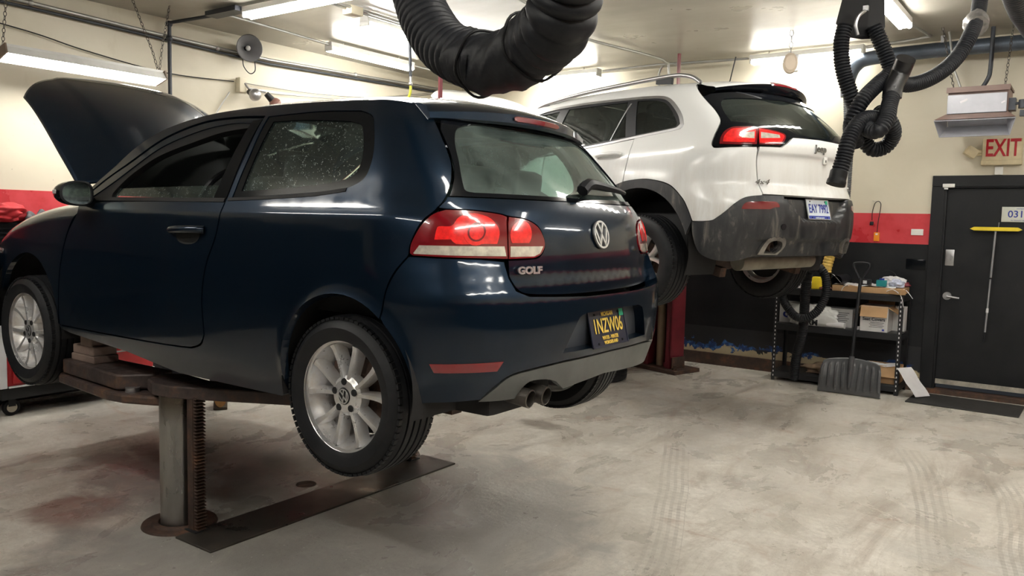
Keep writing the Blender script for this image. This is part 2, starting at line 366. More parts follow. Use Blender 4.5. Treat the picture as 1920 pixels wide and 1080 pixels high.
# door
dm = M('black_door_paint', fn=lambda t: f_black(t))
mb = MB()
for c, d in (((1.115, YB-.005, .972), (.11, .05, 1.944)), ((2.115, YB-.005, .972), (.11, .05, 1.944)), ((1.615, YB-.005, 1.995), (1.11, .05, .10))): mb.box(c, d)
for c, d in (((1.175, YB+.03, .98), (.025, .1, 1.94)), ((2.055, YB+.03, .98), (.025, .1, 1.94)), ((1.615, YB+.03, 1.945), (.9, .1, .025))): mb.box(c, d)
fr = mb.build('trim_6', dm, bevel=.004); fr['kind'] = 'structure'
door = MB().box((0, 0, 0), (.86, .045, 1.83)).build('door_1', dm, loc=(1.615, YB+.045, 1.015), bevel=.003); door['kind'] = 'structure'
DF = -.0235
hp = MB().box((-.375, DF-.006, .27), (.075, .012, .15), bev=.006).cyl((-.375, DF-.01, .27), (-.375, DF-.03, .27), .024).box((-.375, DF-.036, .27), (.016, .014, .05)).build('deadbolt', m_steel, door)
hh = MB().cyl((-.375, DF, -.09), (-.375, DF-.014, -.09), .037).cyl((-.375, DF-.01, -.09), (-.375, DF-.055, -.09), .014).cyl((-.375, DF-.052, -.09), (-.27, DF-.052, -.102), .011, .009).build('door_handle', m_steel, door)
MB().box((0, DF-.006, -.905), (.86, .008, .045)).build('kick_strip', M('worn_aluminium', (.55, .52, .45), .4, .5, var=.3, vs=14), door)
MB().box((1.615, YB+.0, .022), (1.1, .14, .044)).build('trim_11', m_rusty)['kind'] = 'structure'
o = MB().box((0, 0, 0), (.10, .02, .034), bev=.004).box((-.02, -.002, -.028), (.034, .016, .014), bev=.003).build('door_sensor', M('white_plastic', (.75, .75, .72), .4), loc=(1.20, YB-.045, 1.952))
tag(o, 'small white contact sensor at the top left of the black door frame', 'sensor')

# ================================================================ wrapped car surfaces
def pchip(xs, ys):
    xs = np.array(xs, float); ys = np.array(ys, float); h = np.diff(xs); d = np.diff(ys)/h; m = np.zeros(len(xs))
    for i in range(1, len(xs)-1):
        if d[i-1]*d[i] > 0:
            w1 = 2*h[i]+h[i-1]; w2 = h[i]+2*h[i-1]; m[i] = (w1+w2)/(w1/d[i-1]+w2/d[i])
    m[0] = d[0]; m[-1] = d[-1]; xl = list(xs); yl = list(ys); ml = list(m); hl = list(h)
    import bisect
    def f(x):
        x = min(max(x, xl[0]), xl[-1]); i = min(max(bisect.bisect_left(xl, x)-1, 0), len(xl)-2)
        t = (x-xl[i])/hl[i]; t2 = t*t; t3 = t2*t
        return yl[i]*(2*t3-3*t2+1)+ml[i]*hl[i]*(t3-2*t2+t)+yl[i+1]*(3*t2-2*t3)+ml[i+1]*hl[i]*(t3-t2)
    return f
class Body:
    def __init__(s, W, Xr, a, n, taper): s.W = pchip(*zip(*W)); s.Xr = pchip(*zip(*Xr)); s.a = pchip(*zip(*a)); s.n = n; s.taper = taper; s.cache = {}
    def curve(s, k):
        if k in s.cache: return s.cache[k]
        z = k/250; xr = s.Xr(z); a = s.a(z); xc = xr-a; w0 = s.W(z); pts = []
        for x in np.linspace(-3.6, xc, 80): pts.append((x, w0*s.taper(x, z)))
        for th in np.linspace(0, PI/2, 160)[1:]:
            x = xc+a*math.sin(th)**(2/s.n); pts.append((x, w0*s.taper(x, z)*max(math.cos(th), 0)**(2/s.n)))
        p = np.array(pts); p[-1, 1] = 0
        L = np.r_[0, np.cumsum(np.hypot(*np.diff(p, axis=0).T))]; L -= np.interp(-.8, p[:80, 0], L[:80])+.8
        s.cache[k] = (L, p); return s.cache[k]
    def P(s, u, z):
        q = z*250; k0 = math.floor(q+1e-9); f = q-k0; x = y = 0
        for kk, ww in ((k0, 1-f), (k0+1, f)):
            if ww < 1e-9: continue
            L, p = s.curve(kk); uu = u; sg = 1
            if uu > L[-1]: uu = 2*L[-1]-u; sg = -1
            x += ww*np.interp(uu, L, p[:, 0]); y += ww*sg*np.interp(uu, L, p[:, 1])
        return Vector((x, -y, z))
    def smax(s, z):
        q = z*250; k0 = math.floor(q+1e-9); f = q-k0
        return s.curve(k0)[0][-1]*(1-f)+s.curve(k0+1)[0][-1]*f
    def N(s, u, z, e=.006):
        a = s.P(u+e, z)-s.P(u-e, z); b = s.P(u, z+e)-s.P(u, z-e); return a.cross(b).normalized()
    def at(s, u, z, off=0): return s.P(u, z)+s.N(u, z)*off
    def frame(s, u, z, off=0):     # matrix: x along u, y up, z outward
        n = s.N(u, z); x = (s.P(u+.01, z)-s.P(u-.01, z)).normalized(); y = n.cross(x).normalized(); x = y.cross(n)
        p = s.P(u, z)+n*off; return Matrix(((x.x, y.x, n.x, p.x), (x.y, y.y, n.y, p.y), (x.z, y.z, n.z, p.z), (0, 0, 0, 1)))
def S(*pts, n=6): return [tuple(p)[:2] for p in catmull([(a, b, 0) for a, b in pts], n)]
def pip(x, y, poly):
    c = False; n = len(poly); j = n-1
    for i in range(n):
        xi, yi = poly[i]; xj, yj = poly[j]
        if (yi > y) != (yj > y) and x < (xj-xi)*(y-yi)/(yj-yi)+xi: c = not c
        j = i
    return c
def resample(poly, step):
    out = []; n = len(poly)
    for i in range(n):
        a = poly[i]; b = poly[(i+1) % n]; d = math.dist(a, b)
        if d < 1e-5: continue
        k = max(1, int(math.ceil(d/step)))
        for q in range(k): out.append((a[0]+(b[0]-a[0])*q/k, a[1]+(b[1]-a[1])*q/k))
    r = []
    for p in out:
        if not r or math.dist(p, r[-1]) > step*.12: r.append(p)
    return r
def panel(name, body, outer, mat, parent, holes=(), off=0., th=.014, step=.028, disp=None, mirror=False, lines=()):
    outer = resample(outer, step); holes = [resample(h, step) for h in holes]
    vs = []; es = []
    for lp in [outer]+holes:
        k = len(vs); vs += lp; es += [(k+i, k+(i+1) % len(lp)) for i in range(len(lp))]
    bd = np.array(vs); us = [p[0] for p in outer]; zs = [p[1] for p in outer]
    for i, u in enumerate(np.arange(min(us), max(us), step)):
        zz_ = [z for z in np.arange(min(zs)+(i % 2)*step*.5, max(zs), step) if all(abs(z-q) > step*.35 for q in lines)]+list(lines)
        for z in zz_:
            if pip(u, z, outer) and not any(pip(u, z, h) for h in holes) and np.min((bd[:, 0]-u)**2+(bd[:, 1]-z)**2) > (step*.45)**2: vs.append((float(u), float(z)))
    r = delaunay_2d_cdt([Vector(v) for v in vs], es, [], 0, 1e-6)
    pv = r[0]; tris = []
    for f in r[2]:
        cx = sum(pv[i].x for i in f)/3; cy = sum(pv[i].y for i in f)/3
        if pip(cx, cy, outer) and not any(pip(cx, cy, h) for h in holes):
            a, b, c = (pv[i] for i in f)
            if abs((b-a).cross(c-a)) > 1e-8: tris.append(tuple(f) if (b-a).cross(c-a) > 0 else tuple(f)[::-1])
    used = sorted({i for t in tris for i in t}); mp = {k: i for i, k in enumerate(used)}
    def F(u, z):
        p = body.P(u, z); n = body.N(u, z)
        d = off+(disp(p.x, abs(p.y), z, p.y) if disp else 0)
        return p+n*d, n
    co = []; no = []
    for k in used:
        u, z = pv[k]; p, n = F(u, z)
        if disp:
            e = .006; a = F(u+e, z)[0]-F(u-e, z)[0]; b = F(u, z+e)[0]-F(u, z-e)[0]; n = a.cross(b).normalized()
        co.append(p); no.append(n)
    tris = [tuple(mp[i] for i in t) for t in tris]
    cnt = {}
    for t in tris:
        for a, b in ((t[0], t[1]), (t[1], t[2]), (t[2], t[0])): cnt[(a, b)] = cnt.get((a, b), 0)+1
    rim = [(a, b) for (a, b) in cnt if (b, a) not in cnt]
    verts = [tuple(p) for p in co]; rv = {}; faces = list(tris)
    for a, b in rim:
        for i in (a, b):
            if i not in rv:
                rv[i] = (len(verts), len(verts)+1); verts.append(tuple(co[i])); verts.append(tuple(co[i]-no[i]*th))
        faces.append((rv[b][0], rv[a][0], rv[a][1], rv[b][1]))
    if mirror:
        verts = [(x, -y, z) for x, y, z in verts]; faces = [f[::-1] for f in faces]; no = [Vector((n.x, -n.y, n.z)) for n in no]
    me = bpy.data.meshes.new(name); me.from_pydata(verts, [], faces); me.materials.append(mat)
    me.shade_smooth(); me.update()
    ln = []
    for pl in me.polygons:
        flat = len(pl.vertices) == 4
        for vi in pl.vertices: ln.append(tuple(pl.normal) if flat else tuple(no[vi]))
    me.normals_split_custom_set(ln)
    o = bpy.data.objects.new(name, me); return link(o, parent)
def sym(body, half):   # half outline from centre to centre; appends the mirror image across the car centreline
    out = list(half)
    for u, z in reversed(half): out.append((2*body.smax(z)-u, z))
    return out
def sheet(name, P, nu, nv, mat, parent, th=0):
    mb = MB(); mb.grid([[P(i/nu, j/nv) for j in range(nv+1)] for i in range(nu+1)])
    o = mb.build(name, mat, parent, angle=60)
    if th:
        s = o.modifiers.new('solid', 'SOLIDIFY'); s.thickness = th; s.offset = 0
    return o

# ---------------------------------------------------------------- wheels
def make_wheel(parent, loc, R, Wd, rr, style, flip, spin=0, badge=True):
    """flip=1: outer face towards -y, -1: towards +y"""
    q = flip
    def Y(v): return -v*q       # outward distance v from wheel centre plane
    w2 = Wd/2
    rim = MB()
    rim.lathe([(rr*.99, Y(w2-.012)), (rr+.006, Y(w2-.004)), (rr+.004, Y(w2-.016)), (rr-.012, Y(w2-.022)), (rr-.022, Y(w2-.06)), (rr-.04, Y(.02)), (rr-.05, Y(-.03)), (rr-.03, Y(-w2+.02)), (rr+.004, Y(-w2+.012)), (rr+.004, Y(-w2+.004)), (rr-.01, Y(-w2+.006))], 'Y', 72)
    hub_o = w2-.020
    rim.lathe([(0.0, Y(hub_o-.006)), (.031, Y(hub_o-.006)), (.034, Y(hub_o)), (.062, Y(hub_o-.004)), (.078, Y(hub_o-.018)), (.08, Y(hub_o-.06)), (0, Y(hub_o-.06))], 'Y', 40)
    pairs = 5
    for k in range(pairs):
        base = spin+2*PI*k/pairs
        for sg in (-1, 1):
            if style == 'golf': a0, a1, w0, w1 = .20, .315, .018, .027
            else: a0, a1, w0, w1 = .10, .34, .026, .027
            rows = []
            for i in range(9):
                t = i/8; r = .045+(rr-.016-.045)*t
                ang = base+sg*(a0+(a1-a0)*t**.8) if style == 'golf' else base+sg*(a0+(a1-a0)*max(0, (t-.25)/.75))
                wd = w0+(w1-w0)*t+max(0, t-.8)*.03 if t > .12 else w0*1.2
                yo = hub_o-.006-.004*math.sin(PI*t)+(.004 if t > .9 else 0)
                c = Vector((math.cos(ang)*r, 0, math.sin(ang)*r)); tn = Vector((-math.sin(ang), 0, math.cos(ang)))
                sec = [(-wd*.55, yo-.055), (-wd*.5, yo-.012), (-wd*.34, yo), (wd*.34, yo), (wd*.5, yo-.012), (wd*.55, yo-.055)]
                rows.append([Vector((0, Y(h), 0))+c+tn*a for a, h in sec])
            vv = rim.grid(rows, closev=True)
    wheel = rim.build('wheel', m_alloy, parent, loc, angle=32)
    T = MB(); sh = R-.012
    prof = [(rr-.004, -w2+.006), (rr+.012, -w2-.004), ((rr+R)/2, -w2-.012), (R-.035, -w2-.004), (R-.014, -w2+.012), (R-.006, -w2+.026)]
    rib = Wd-.05; ng = 4
    for g in range(ng):
        y = -rib/2+rib*(g+.7)/(ng+.4); prof += [(R-.001, y-.006), (R-.010, y-.005), (R-.010, y+.004), (R-.001, y+.005)]
    prof += [(R-.006, w2-.026), (R-.014, w2-.012), (R-.035, w2+.004), ((rr+R)/2, w2+.012), (rr+.012, w2+.004), (rr-.004, w2-.006)]
    T.lathe(prof, 'Y', 96)
    # shoulder blocks
    for k in range(72):
        a = 2*PI*k/72
        for sgn in (-1, 1):
            m = Matrix.Rotation(-a, 4, 'Y') @ Matrix.Translation((R-.0122, sgn*(w2-.022), 0))
            r_ = bmesh.ops.create_cube(T.b, size=1); T._x(r_['verts'], m @ Matrix.Diagonal((.010, .034, .021, 1)))
    T.build('tire', m_tyre, wheel, angle=30)
    bd = MB().lathe([(.03, Y(-.01)), (.14, Y(-.01)), (.14, Y(-.035)), (.03, Y(-.035))], 'Y', 40).box((.11*math.cos(2.5), Y(-.03), .11*math.sin(2.5)), (.07, .1, .1)).lathe([(0.0, Y(0.0)), (.075, Y(.0)), (.085, Y(-.03))], 'Y', 24)
    bd.build('brake_disc', m_rusty, wheel)
    MB().lathe([(.06, Y(-.036)), (rr-.055, Y(-.036)), (rr-.050, Y(-.05)), (.06, Y(-.05))], 'Y', 40).build('spoke_backing', m_under, wheel)  # dark disc added so the gaps between the spokes look shaded
    for k in range(5):
        lug = MB()
        a = spin+2*PI*k/5; c = (math.cos(a)*.056, 0, math.sin(a)*.056)
        lug.lathe([(.0, Y(hub_o-.002)), (.006, Y(hub_o-.001)), (.013, Y(hub_o+.0005)), (.0145, Y(hub_o-.004))], 'Y', 14, Matrix.Translation(c))
        lug.build('lug_hole_disc', M('dark_recess', (.03, .03, .032), .5, .5, var=.1), wheel)  # flush dark disc, its colour stands for the shade inside a lug hole
    cap = MB().lathe([(0, Y(hub_o+.004)), (.026, Y(hub_o+.003)), (.031, Y(hub_o-.003))], 'Y', 32)
    cp = cap.build('center_cap', m_trim, wheel)
    if badge:
        m = Matrix(((1*q, 0, 0, 0), (0, 0, -1*q, Y(hub_o+.0035)), (0, 1, 0, 0), (0, 0, 0, 1)))
        # rotated badge
        vw_badge('emblem', cp, m @ Matrix.Rotation(.35, 4, 'Z') @ Matrix.Scale(.029, 4), .04)
    return wheel
def bars(mb, pts, w, h, mat):
    for (x0, y0), (x1, y1) in zip(pts[:-1], pts[1:]):
        d = Vector((x1-x0, y1-y0)); L = d.length; d /= L; n = Vector((-d.y, d.x))*w/2; e = d*w*.25
        a = Vector((x0, y0))-e; b = Vector((x1, y1))+e
        mb.prism([tuple(a-n), tuple(b-n), tuple(b+n), tuple(a+n)], h, mat)
def vw_badge(name, parent, mat, h):
    mb = MB()
    n = 48
    for k in range(n):
        a0, a1 = 2*PI*k/n, 2*PI*(k+1)/n
        mb.prism([(.86*math.cos(a0), .86*math.sin(a0)), (math.cos(a0), math.sin(a0)), (math.cos(a1), math.sin(a1)), (.86*math.cos(a1), .86*math.sin(a1))], h, mat)
    bars(mb, [(-.34, .80), (0, .14), (.34, .80)], .17, h, mat)
    bars(mb, [(-.80, .44), (-.34, -.74), (0, .0), (.34, -.74), (.80, .44)], .17, h, mat)
    return mb.build(name, m_chrome, parent, smooth=False)

# ================================================================ dark blue hatchback
GW = [(.10, .78), (.15, .80), (.20, .825), (.25, .848), (.30, .864), (.40, .878), (.5, .886), (.6, .890), (.7, .888), (.8, .882), (.88, .876), (.92, .871), (.94, .862), (.97, .850), (1.0, .838), (1.1, .798), (1.2, .752), (1.3, .697), (1.36, .655), (1.40, .62), (1.43, .58), (1.5, .45)]
GX = [(.10, .62), (.15, .64), (.25, .67), (.35, .698), (.45, .713), (.55, .722), (.62, .718), (.70, .685), (.78, .652), (.86, .637), (.95, .605), (1.0, .57), (1.1, .49), (1.2, .39), (1.3, .28), (1.36, .21), (1.5, .10)]
GXH = [(.10, .62), (.60, .650), (.70, .650), (.78, .648), (.86, .637), (.95, .605), (1.0, .57), (1.1, .49), (1.2, .39), (1.3, .28), (1.36, .21), (1.5, .10)]
GA = [(.10, .5), (.15, .5), (.6, .55), (1.0, .52), (1.1, .46), (1.2, .38), (1.3, .29), (1.4, .26), (1.5, .26)]
def gtaper(x, z):
    f = 1-.012*max(0, x+.8)**2
    if x < -.8: f -= (.012+.05*min(max((z-.95)/.2, 0), 1))*(x+.8)**2
    return f
GB = Body(GW, GX, GA, 2.65, gtaper); GH = Body(GW, GXH, GA, 2.65, gtaper)
golf = thing('hatchback_car', 'dark blue two-door hatchback with open hood raised on the in-ground lift', 'car', (0, 0, .627))
def arcp(cx, cz, r, a0, a1, n=24): return [(cx+r*math.cos(math.radians(a0+(a1-a0)*i/n)), cz+r*math.sin(math.radians(a0+(a1-a0)*i/n))) for i in range(n+1)]
ARC = (.025, .285, .345)
def arch_disp(x, h, z, y):
    d = math.hypot(x-ARC[0], z-ARC[1])-ARC[2]
    return .011*max(0, 1-d/.05)**2 if d < .05 and x < .45 and h > .6 else 0
rail = S((-1.99, 1.0), (-1.87, 1.111), (-1.696, 1.233), (-1.519, 1.314), (-1.33, 1.359), (-1.131, 1.386), (-.922, 1.397), (-.668, 1.401), (-.365, 1.396), (-.071, 1.384), (.07, 1.376), (.14, 1.366))
seam = S((.15, 1.364), (.20, 1.354), (.232, 1.336), (.258, 1.299), (.291, 1.264), (.329, 1.218), (.369, 1.169), (.404, 1.117), (.421, 1.066), (.427, 1.02), (.424, .985), (.411, .957), n=4)
lampL = S((.404, .945), (.368, .90), (.341, .83), (.337, .79))
side_out = rail+seam+lampL+[(.334, .782)]+S((.334, .782), (.289, .725), (.258, .657), (.239, .556))+arcp(*ARC, 50, 185)+[(-.325, .19), (-.40, .165), (-1.15, .165), (-1.55, .222), (-2.12, .262), (-2.20, .275), (-2.215, .290)]
doorgap = S((-2.21, .290), (-1.7, .294), (-1.2, .300), (-.95, .309), n=2)+S((-.95, .309), (-.87, .335), (-.834, .385))+S((-.832, .45), (-.83, .547), (-.80, .69), (-.735, .83), (-.710, .983))+S((-.689, 1.17), (-.69, 1.340), n=2)+S((-.69, 1.352), (-.90, 1.360), (-1.153, 1.349), (-1.417, 1.287), (-1.629, 1.19), (-1.823, 1.095), (-1.955, 1.0), (-1.985, .97))
qwin = S((-.664, 1.347), (-.347, 1.352), (-.12, 1.341))+S((-.085, 1.339), (-.005, 1.312), (.035, 1.26), (.070, 1.19), (.087, 1.12), (.074, 1.06), (.004, 1.027), (-.10, 1.014))+S((-.167, 1.008), (-.45, .994), (-.680, .986))+[(-.662, 1.17)]
qclr = S((-.612, 1.322), (-.4, 1.318), (-.145, 1.300))+S((-.12, 1.297), (-.053, 1.281), (-.020, 1.248), (.012, 1.19), (.030, 1.128), (.018, 1.08), (-.03, 1.060), (-.096, 1.048))+S((-.2, 1.038), (-.4, 1.025), (-.634, 1.015))
def grow(poly, d):
    a = sum(poly[i-1][0]*poly[i][1]-poly[i][0]*poly[i-1][1] for i in range(len(poly))); s = 1 if a > 0 else -1; out = []
    for i in range(len(poly)):
        p, q = Vector(poly[i-1]), Vector(poly[(i+1) % len(poly)]); t = (q-p)
        if t.length < 1e-9: continue
        t.normalize(); out.append((poly[i][0]+s*t.y*d, poly[i][1]-s*t.x*d))
    return out
door_lo = S((-2.205, .299), (-1.7, .302), (-1.2, .308), (-.955, .317), n=2)+S((-.955, .317), (-.878, .342), (-.843, .385))+S((-.841, .45), (-.839, .547), (-.809, .69), (-.744, .83), (-.721, .965))+[(-1.2, .967), (-1.69, .962), (-1.972, .952)]+S((-1.972, .952), (-1.96, .9), (-2.052, .788), (-2.123, .617), (-2.170, .443), (-2.205, .30))
frame_o = [(-.719, .969), (-.698, 1.17), (-.699, 1.342)]+S((-.699, 1.342), (-.90, 1.351), (-1.15, 1.341), (-1.412, 1.279), (-1.623, 1.182), (-1.812, 1.092), (-1.94, 1.0), (-1.965, .965))
frame_h = [(-.735, .984), (-.725, 1.315)]+S((-.735, 1.320), (-.90, 1.330), (-1.12, 1.310), (-1.40, 1.243), (-1.60, 1.152), (-1.74, 1.07), (-1.90, .984), n=5)
open_w = [(-.800, .986), (-.765, 1.296)]+S((-.785, 1.305), (-.96, 1.292), (-1.134, 1.258), (-1.412, 1.195), (-1.60, 1.112), (-1.70, 1.020), (-1.69, .986), n=5)
for mir in (False, True):
    sfx = dict(mirror=mir)
    bs = panel('body_side', GB, side_out+doorgap, m_blue, golf, [qwin], disp=arch_disp, th=.03, step=.024, lines=(.905, .920, .930, .940, .955), **sfx)
    f = panel('quarter_window', GB, grow(qwin, -.003), m_frit, golf, [qclr], off=-.003, th=.006, step=.04, **sfx)
    panel('glass_pane', GB, grow(qclr, .01), m_glass, f, off=-.010, th=.001, step=.05, **sfx)
    dr = panel('door', GB, door_lo, m_blue, golf, th=.03, lines=(.905, .920, .930, .940, .955), **sfx)
    panel('window_frame', GB, frame_o, m_blue, dr, [frame_h], off=-.004, th=.03, **sfx)
    panel('window_seal', GB, grow(frame_h, .004), m_rubber, dr, [open_w], off=-.010, th=.03, step=.03, **sfx)
    panel('pillar_trim', GB, [(-.716, .984), (-.694, 1.335), (-.757, 1.330), (-.806, .984)], m_frit, dr, off=.001, th=.01, step=.05, **sfx)
    panel('belt_strip', GB, [(-1.96, .967), (-.724, .967), (-.722, .984), (-1.96, .984)], m_rubber, dr, off=.003, th=.015, step=.05, **sfx)
    panel('belt_strip', GB, [(-.700, .972), (-.45, .980), (-.16, .994), (.0, 1.012), (.0, 1.026), (-.17, 1.006), (-.45, .992), (-.700, .985)], m_rubber, bs, off=.003, th=.01, step=.05, **sfx)
    if not mir: panel('window_glass', GB, [(-.79, .97), (-1.70, .97), (-1.69, 1.04), (-.785, 1.05)], m_glass, dr, off=-.022, th=.001, step=.06)
    else: panel('window_glass', GB, grow(open_w, .01), m_glassopen, dr, off=-.018, th=.001, step=.06, mirror=True)
    s = -1 if not mir else 1
    # handle
    rc = panel('handle_recess_shade', GB, S((-1.04, .830), (-.95, .842), (-.86, .832), (-.88, .792), (-.95, .778), (-1.02, .792), (-1.04, .830), n=5), m_dark, dr, off=.0012, th=.001, step=.03, **sfx)  # flat dark patch, the shade behind the handle painted onto the door
    hp = MB(); pts = [GB.at(u, z, o) for u, z, o in ((-1.064, .836, .002), (-1.05, .838, .020), (-1.02, .839, .032), (-.95, .842, .038), (-.88, .844, .032), (-.845, .845, .020), (-.828, .846, .002))]
    if mir: pts = [Vector((p.x, -p.y, p.z)) for p in pts]
    hp.tube(catmull(pts, 4), .017, 12)
    hp.build('door_handle', m_blue, dr)
    # mirror
    yo = s
    mh = MB(); sec = []
    for i in range(13):
        t = i/12; sx_ = -.055+.13*0+t*.17
        k = math.sqrt(max(0, 1-(t*1.0)**2.6)) if t > 0 else 1
        row = []
        for j in range(28):
            a = 2*PI*j/28; ca, sa = math.cos(a), math.sin(a)
            yy = .083*abs(ca)**.75*(1 if ca > 0 else -1); zz = (.062+.010*ca)*abs(sa)**.8*(1 if sa > 0 else -1)
            row.append(Vector((-1.785-t*.15, (-.945+yy*k)*-s*-1 if False else s*(.945-yy*k), 1.0+zz*k)))
        sec.append(row)
    mh.grid(sec, closev=True)
    mh.tube([(-1.83, s*.845, .955), (-1.83, s*.88, .965), (-1.83, s*.91, .975)], .028, 10)
    mo = mh.build('side_mirror', m_frit, golf, angle=60)
    gl = MB(); rim = []; ins = []
    for j in range(28):
        a = 2*PI*j/28; ca, sa = math.cos(a), math.sin(a)
        yy = .083*abs(ca)**.75*(1 if ca > 0 else -1); zz = (.062+.010*ca)*abs(sa)**.8*(1 if sa > 0 else -1)
        rim.append((yy, zz))
    a0 = [gl.b.verts.new((-1.785, s*(.945-y), 1.0+z)) for y, z in rim]; a1 = [gl.b.verts.new((-1.779, s*(.945-y*.88), 1.0+z*.88)) for y, z in rim]; a2 = [gl.b.verts.new((-1.79, s*(.945-y*.84), 1.0+z*.84)) for y, z in rim]
    for A, B in ((a0, a1), (a1, a2)):
        for j in range(28): gl.b.faces.new((A[j], A[(j+1) % 28], B[(j+1) % 28], B[j]))
    gl.build('mirror_rim', m_trim, mo)
    g2 = MB(); g2.b.faces.new([g2.b.verts.new((-1.789, s*(.945-y*.86), 1.0+z*.86)) for y, z in rim]); g2.build('mirror_glass', M('mirror_silver', (.62, .72, .70), .12, 1, var=.25, vs=60), mo, smooth=False)
    MB().box((-1.84, s*1.026, 1.005), (.03, .006, .018), bev=.002).build('indicator', M('silver_paint', (.6, .6, .6), .3, .5), mo)
    # lamps
    lo = panel('tail_lamp', GB, S((.345, .793), (.347, .828), (.374, .890), (.408, .931), (.446, .948), n=5)+S((.446, .948), (.547, .947), (.653, .937), (.690, .928), n=3)+S((.690, .928), (.700, .85), (.708, .777), n=3)+S((.60, .779), (.472, .782), (.356, .786), n=2), m_lred, golf, off=.005, th=.035, step=.02, **sfx)
    panel('bright_lens', GB, S((.356, .833), (.375, .876), (.393, .916), n=3)+S((.423, .915), (.412, .874), (.410, .833), n=3), m_refl, lo, off=.0065, th=.002, step=.02, **sfx)
    panel('bright_lens', GB, S((.427, .843), (.431, .880), (.440, .890), (.482, .893), (.505, .925), (.553, .938), (.625, .920), (.665, .878), (.659, .831), n=4)+S((.55, .829), (.505, .829), (.485, .845), n=2), m_lbright, lo, off=.0065, th=.002, step=.02, **sfx)
    panel('bright_ring', GB, arcp(.575, .872, .048, 0, 360, 20)[:-1], m_lbright, lo, off=.0085, th=.003, step=.02, **sfx)
    panel('lamp_ring', GB, arcp(.575, .872, .034, 0, 360, 20)[:-1], m_lred, lo, [arcp(.575, .872, .028, 0, 360, 16)[:-1]], off=.0100, th=.002, step=.01, **sfx)
    panel('clear_lens', GB, [(.357, .793), (.376, .822), (.690, .822), (.700, .786), (.498, .788), (.362, .791)], m_lclear, lo, off=.0068, th=.002, step=.02, **sfx)
    li = panel('tail_lamp', GH, S((.700, .928), (.782, .919), (.844, .893), (.877, .853), (.883, .82), (.864, .792), (.83, .780), n=5)+[(.713, .777), (.706, .85)], m_lred, golf, off=.005, th=.03, step=.02, **sfx)
    panel('bright_lens', GH, arcp(.762, .866, .050, -40, 220, 20), m_lbright, li, off=.007, th=.003, step=.02, **sfx)
    panel('clear_lens', GH, [(.716, .822), (.874, .822), (.858, .796), (.83, .785), (.718, .784)], m_lclear, li, off=.0068, th=.002, step=.02, **sfx)
    panel('rear_reflector', GB, [(.431, .403), (.703, .409), (.676, .374), (.446, .371)], m_refl, golf, off=.004, th=.01, step=.03, **sfx)
# hatch
def hatch_disp(x, h, z, y): return .010*(1/(1+math.exp((z-.695)/.007)))
hz = [(GH.smax(.997), .997), (.9, .995), (.50, .996), (.434, .997)]+S((.434, .985), (.419, .958))+S((.446, .955), (.547, .954), (.653, .944), (.70, .935), (.782, .926), (.85, .899), (.884, .853), (.890, .82), (.872, .788), (.835, .774), (.715, .770), n=5)+S((.722, .712), (.752, .668), (.81, .647), (1.0, .637), n=5)+[(GH.smax(.634), .634)]
hatch = panel('hatch', GH, sym(GH, hz), m_blue, golf, disp=hatch_disp, th=.03)
gz_o = [(GH.smax(1.335), 1.335), (.38, 1.325), (.286, 1.304), (.304, 1.264), (.342, 1.218), (.382, 1.169), (.417, 1.117), (.435, 1.066), (.440, 1.02), (.440, 1.003), (.9, 1.001), (GH.smax(1.001), 1.001)]
gz_c = [(GH.smax(1.315), 1.315)]+[(.50, 1.307)]+S((.43, 1.300), (.374, 1.276), (.382, 1.215), (.430, 1.132), (.470, 1.055), (.492, 1.025), (.53, 1.018), n=4)+[(1.0, 1.016), (GH.smax(1.015), 1.015)]
rw = panel('rear_window', GH, sym(GH, gz_o), m_frit, golf, [sym(GH, gz_c)], off=-.002, th=.006)
panel('glass_pane', GH, sym(GH, [(GH.smax(1.325), 1.325), (.46, 1.312), (.352, 1.285), (.362, 1.21), (.412, 1.12), (.455, 1.04), (.472, 1.012), (GH.smax(1.008), 1.008)]), m_glassr, rw, off=-.010, th=.001, step=.04)
# bumper, recess, valance
bz = [(GB.smax(.626), .626), (1.13, .627), (.81, .640), (.752, .660), (.717, .706), (.692, .765), (.60, .773), (.47, .776), (.354, .780), (.341, .779)]+S((.341, .779), (.298, .722), (.267, .655), (.246, .557))+arcp(*ARC, 47, -4)+S((.370, .255), (.44, .257), (.517, .261), (.600, .267), n=3)+S((.600, .267), (.66, .314), (.734, .356), (.85, .374), (1.005, .385))+[(GB.smax(.388), .388)]
rec = S((.992, .415), (1.075, .530), (1.10, .553), (1.14, .563), n=4)+[(GB.smax(.567), .567)]
bump = panel('rear_bumper', GB, sym(GB, bz), m_blue, golf, [sym(GB, rec)], disp=lambda x, h, z, y: arch_disp(x, h, z, y)+.004/(1+math.exp(-(z-.60)/.01)), th=.06)
panel('plate_recess', GB, sym(GB, [(.96, .405), (1.07, .56), (1.12, .58), (GB.smax(.58), .58)]), M('recess_plastic', (.045, .052, .065), .42, var=.1), bump, off=-.045, th=.004, step=.04)
vz = S((.590, .255), (.66, .300), (.734, .345), (.85, .363), (1.005, .374))+[(GB.smax(.378), .378), (GB.smax(.285), .285), (1.1, .272), (1.0, .262)]+S((.96, .300), (.90, .318), (.82, .318), (.77, .285), (.755, .256), n=4)+[(.68, .253)]
vz2 = S((.590, .255), (.66, .300), (.734, .345), (.85, .363), (1.005, .374))+[(GB.smax(.378), .378), (GB.smax(.285), .285), (1.1, .275), (.9, .265), (.75, .258)]
r_ = [(2*GB.smax(z)-u, z) for u, z in reversed([q for q in vz2 if True])]
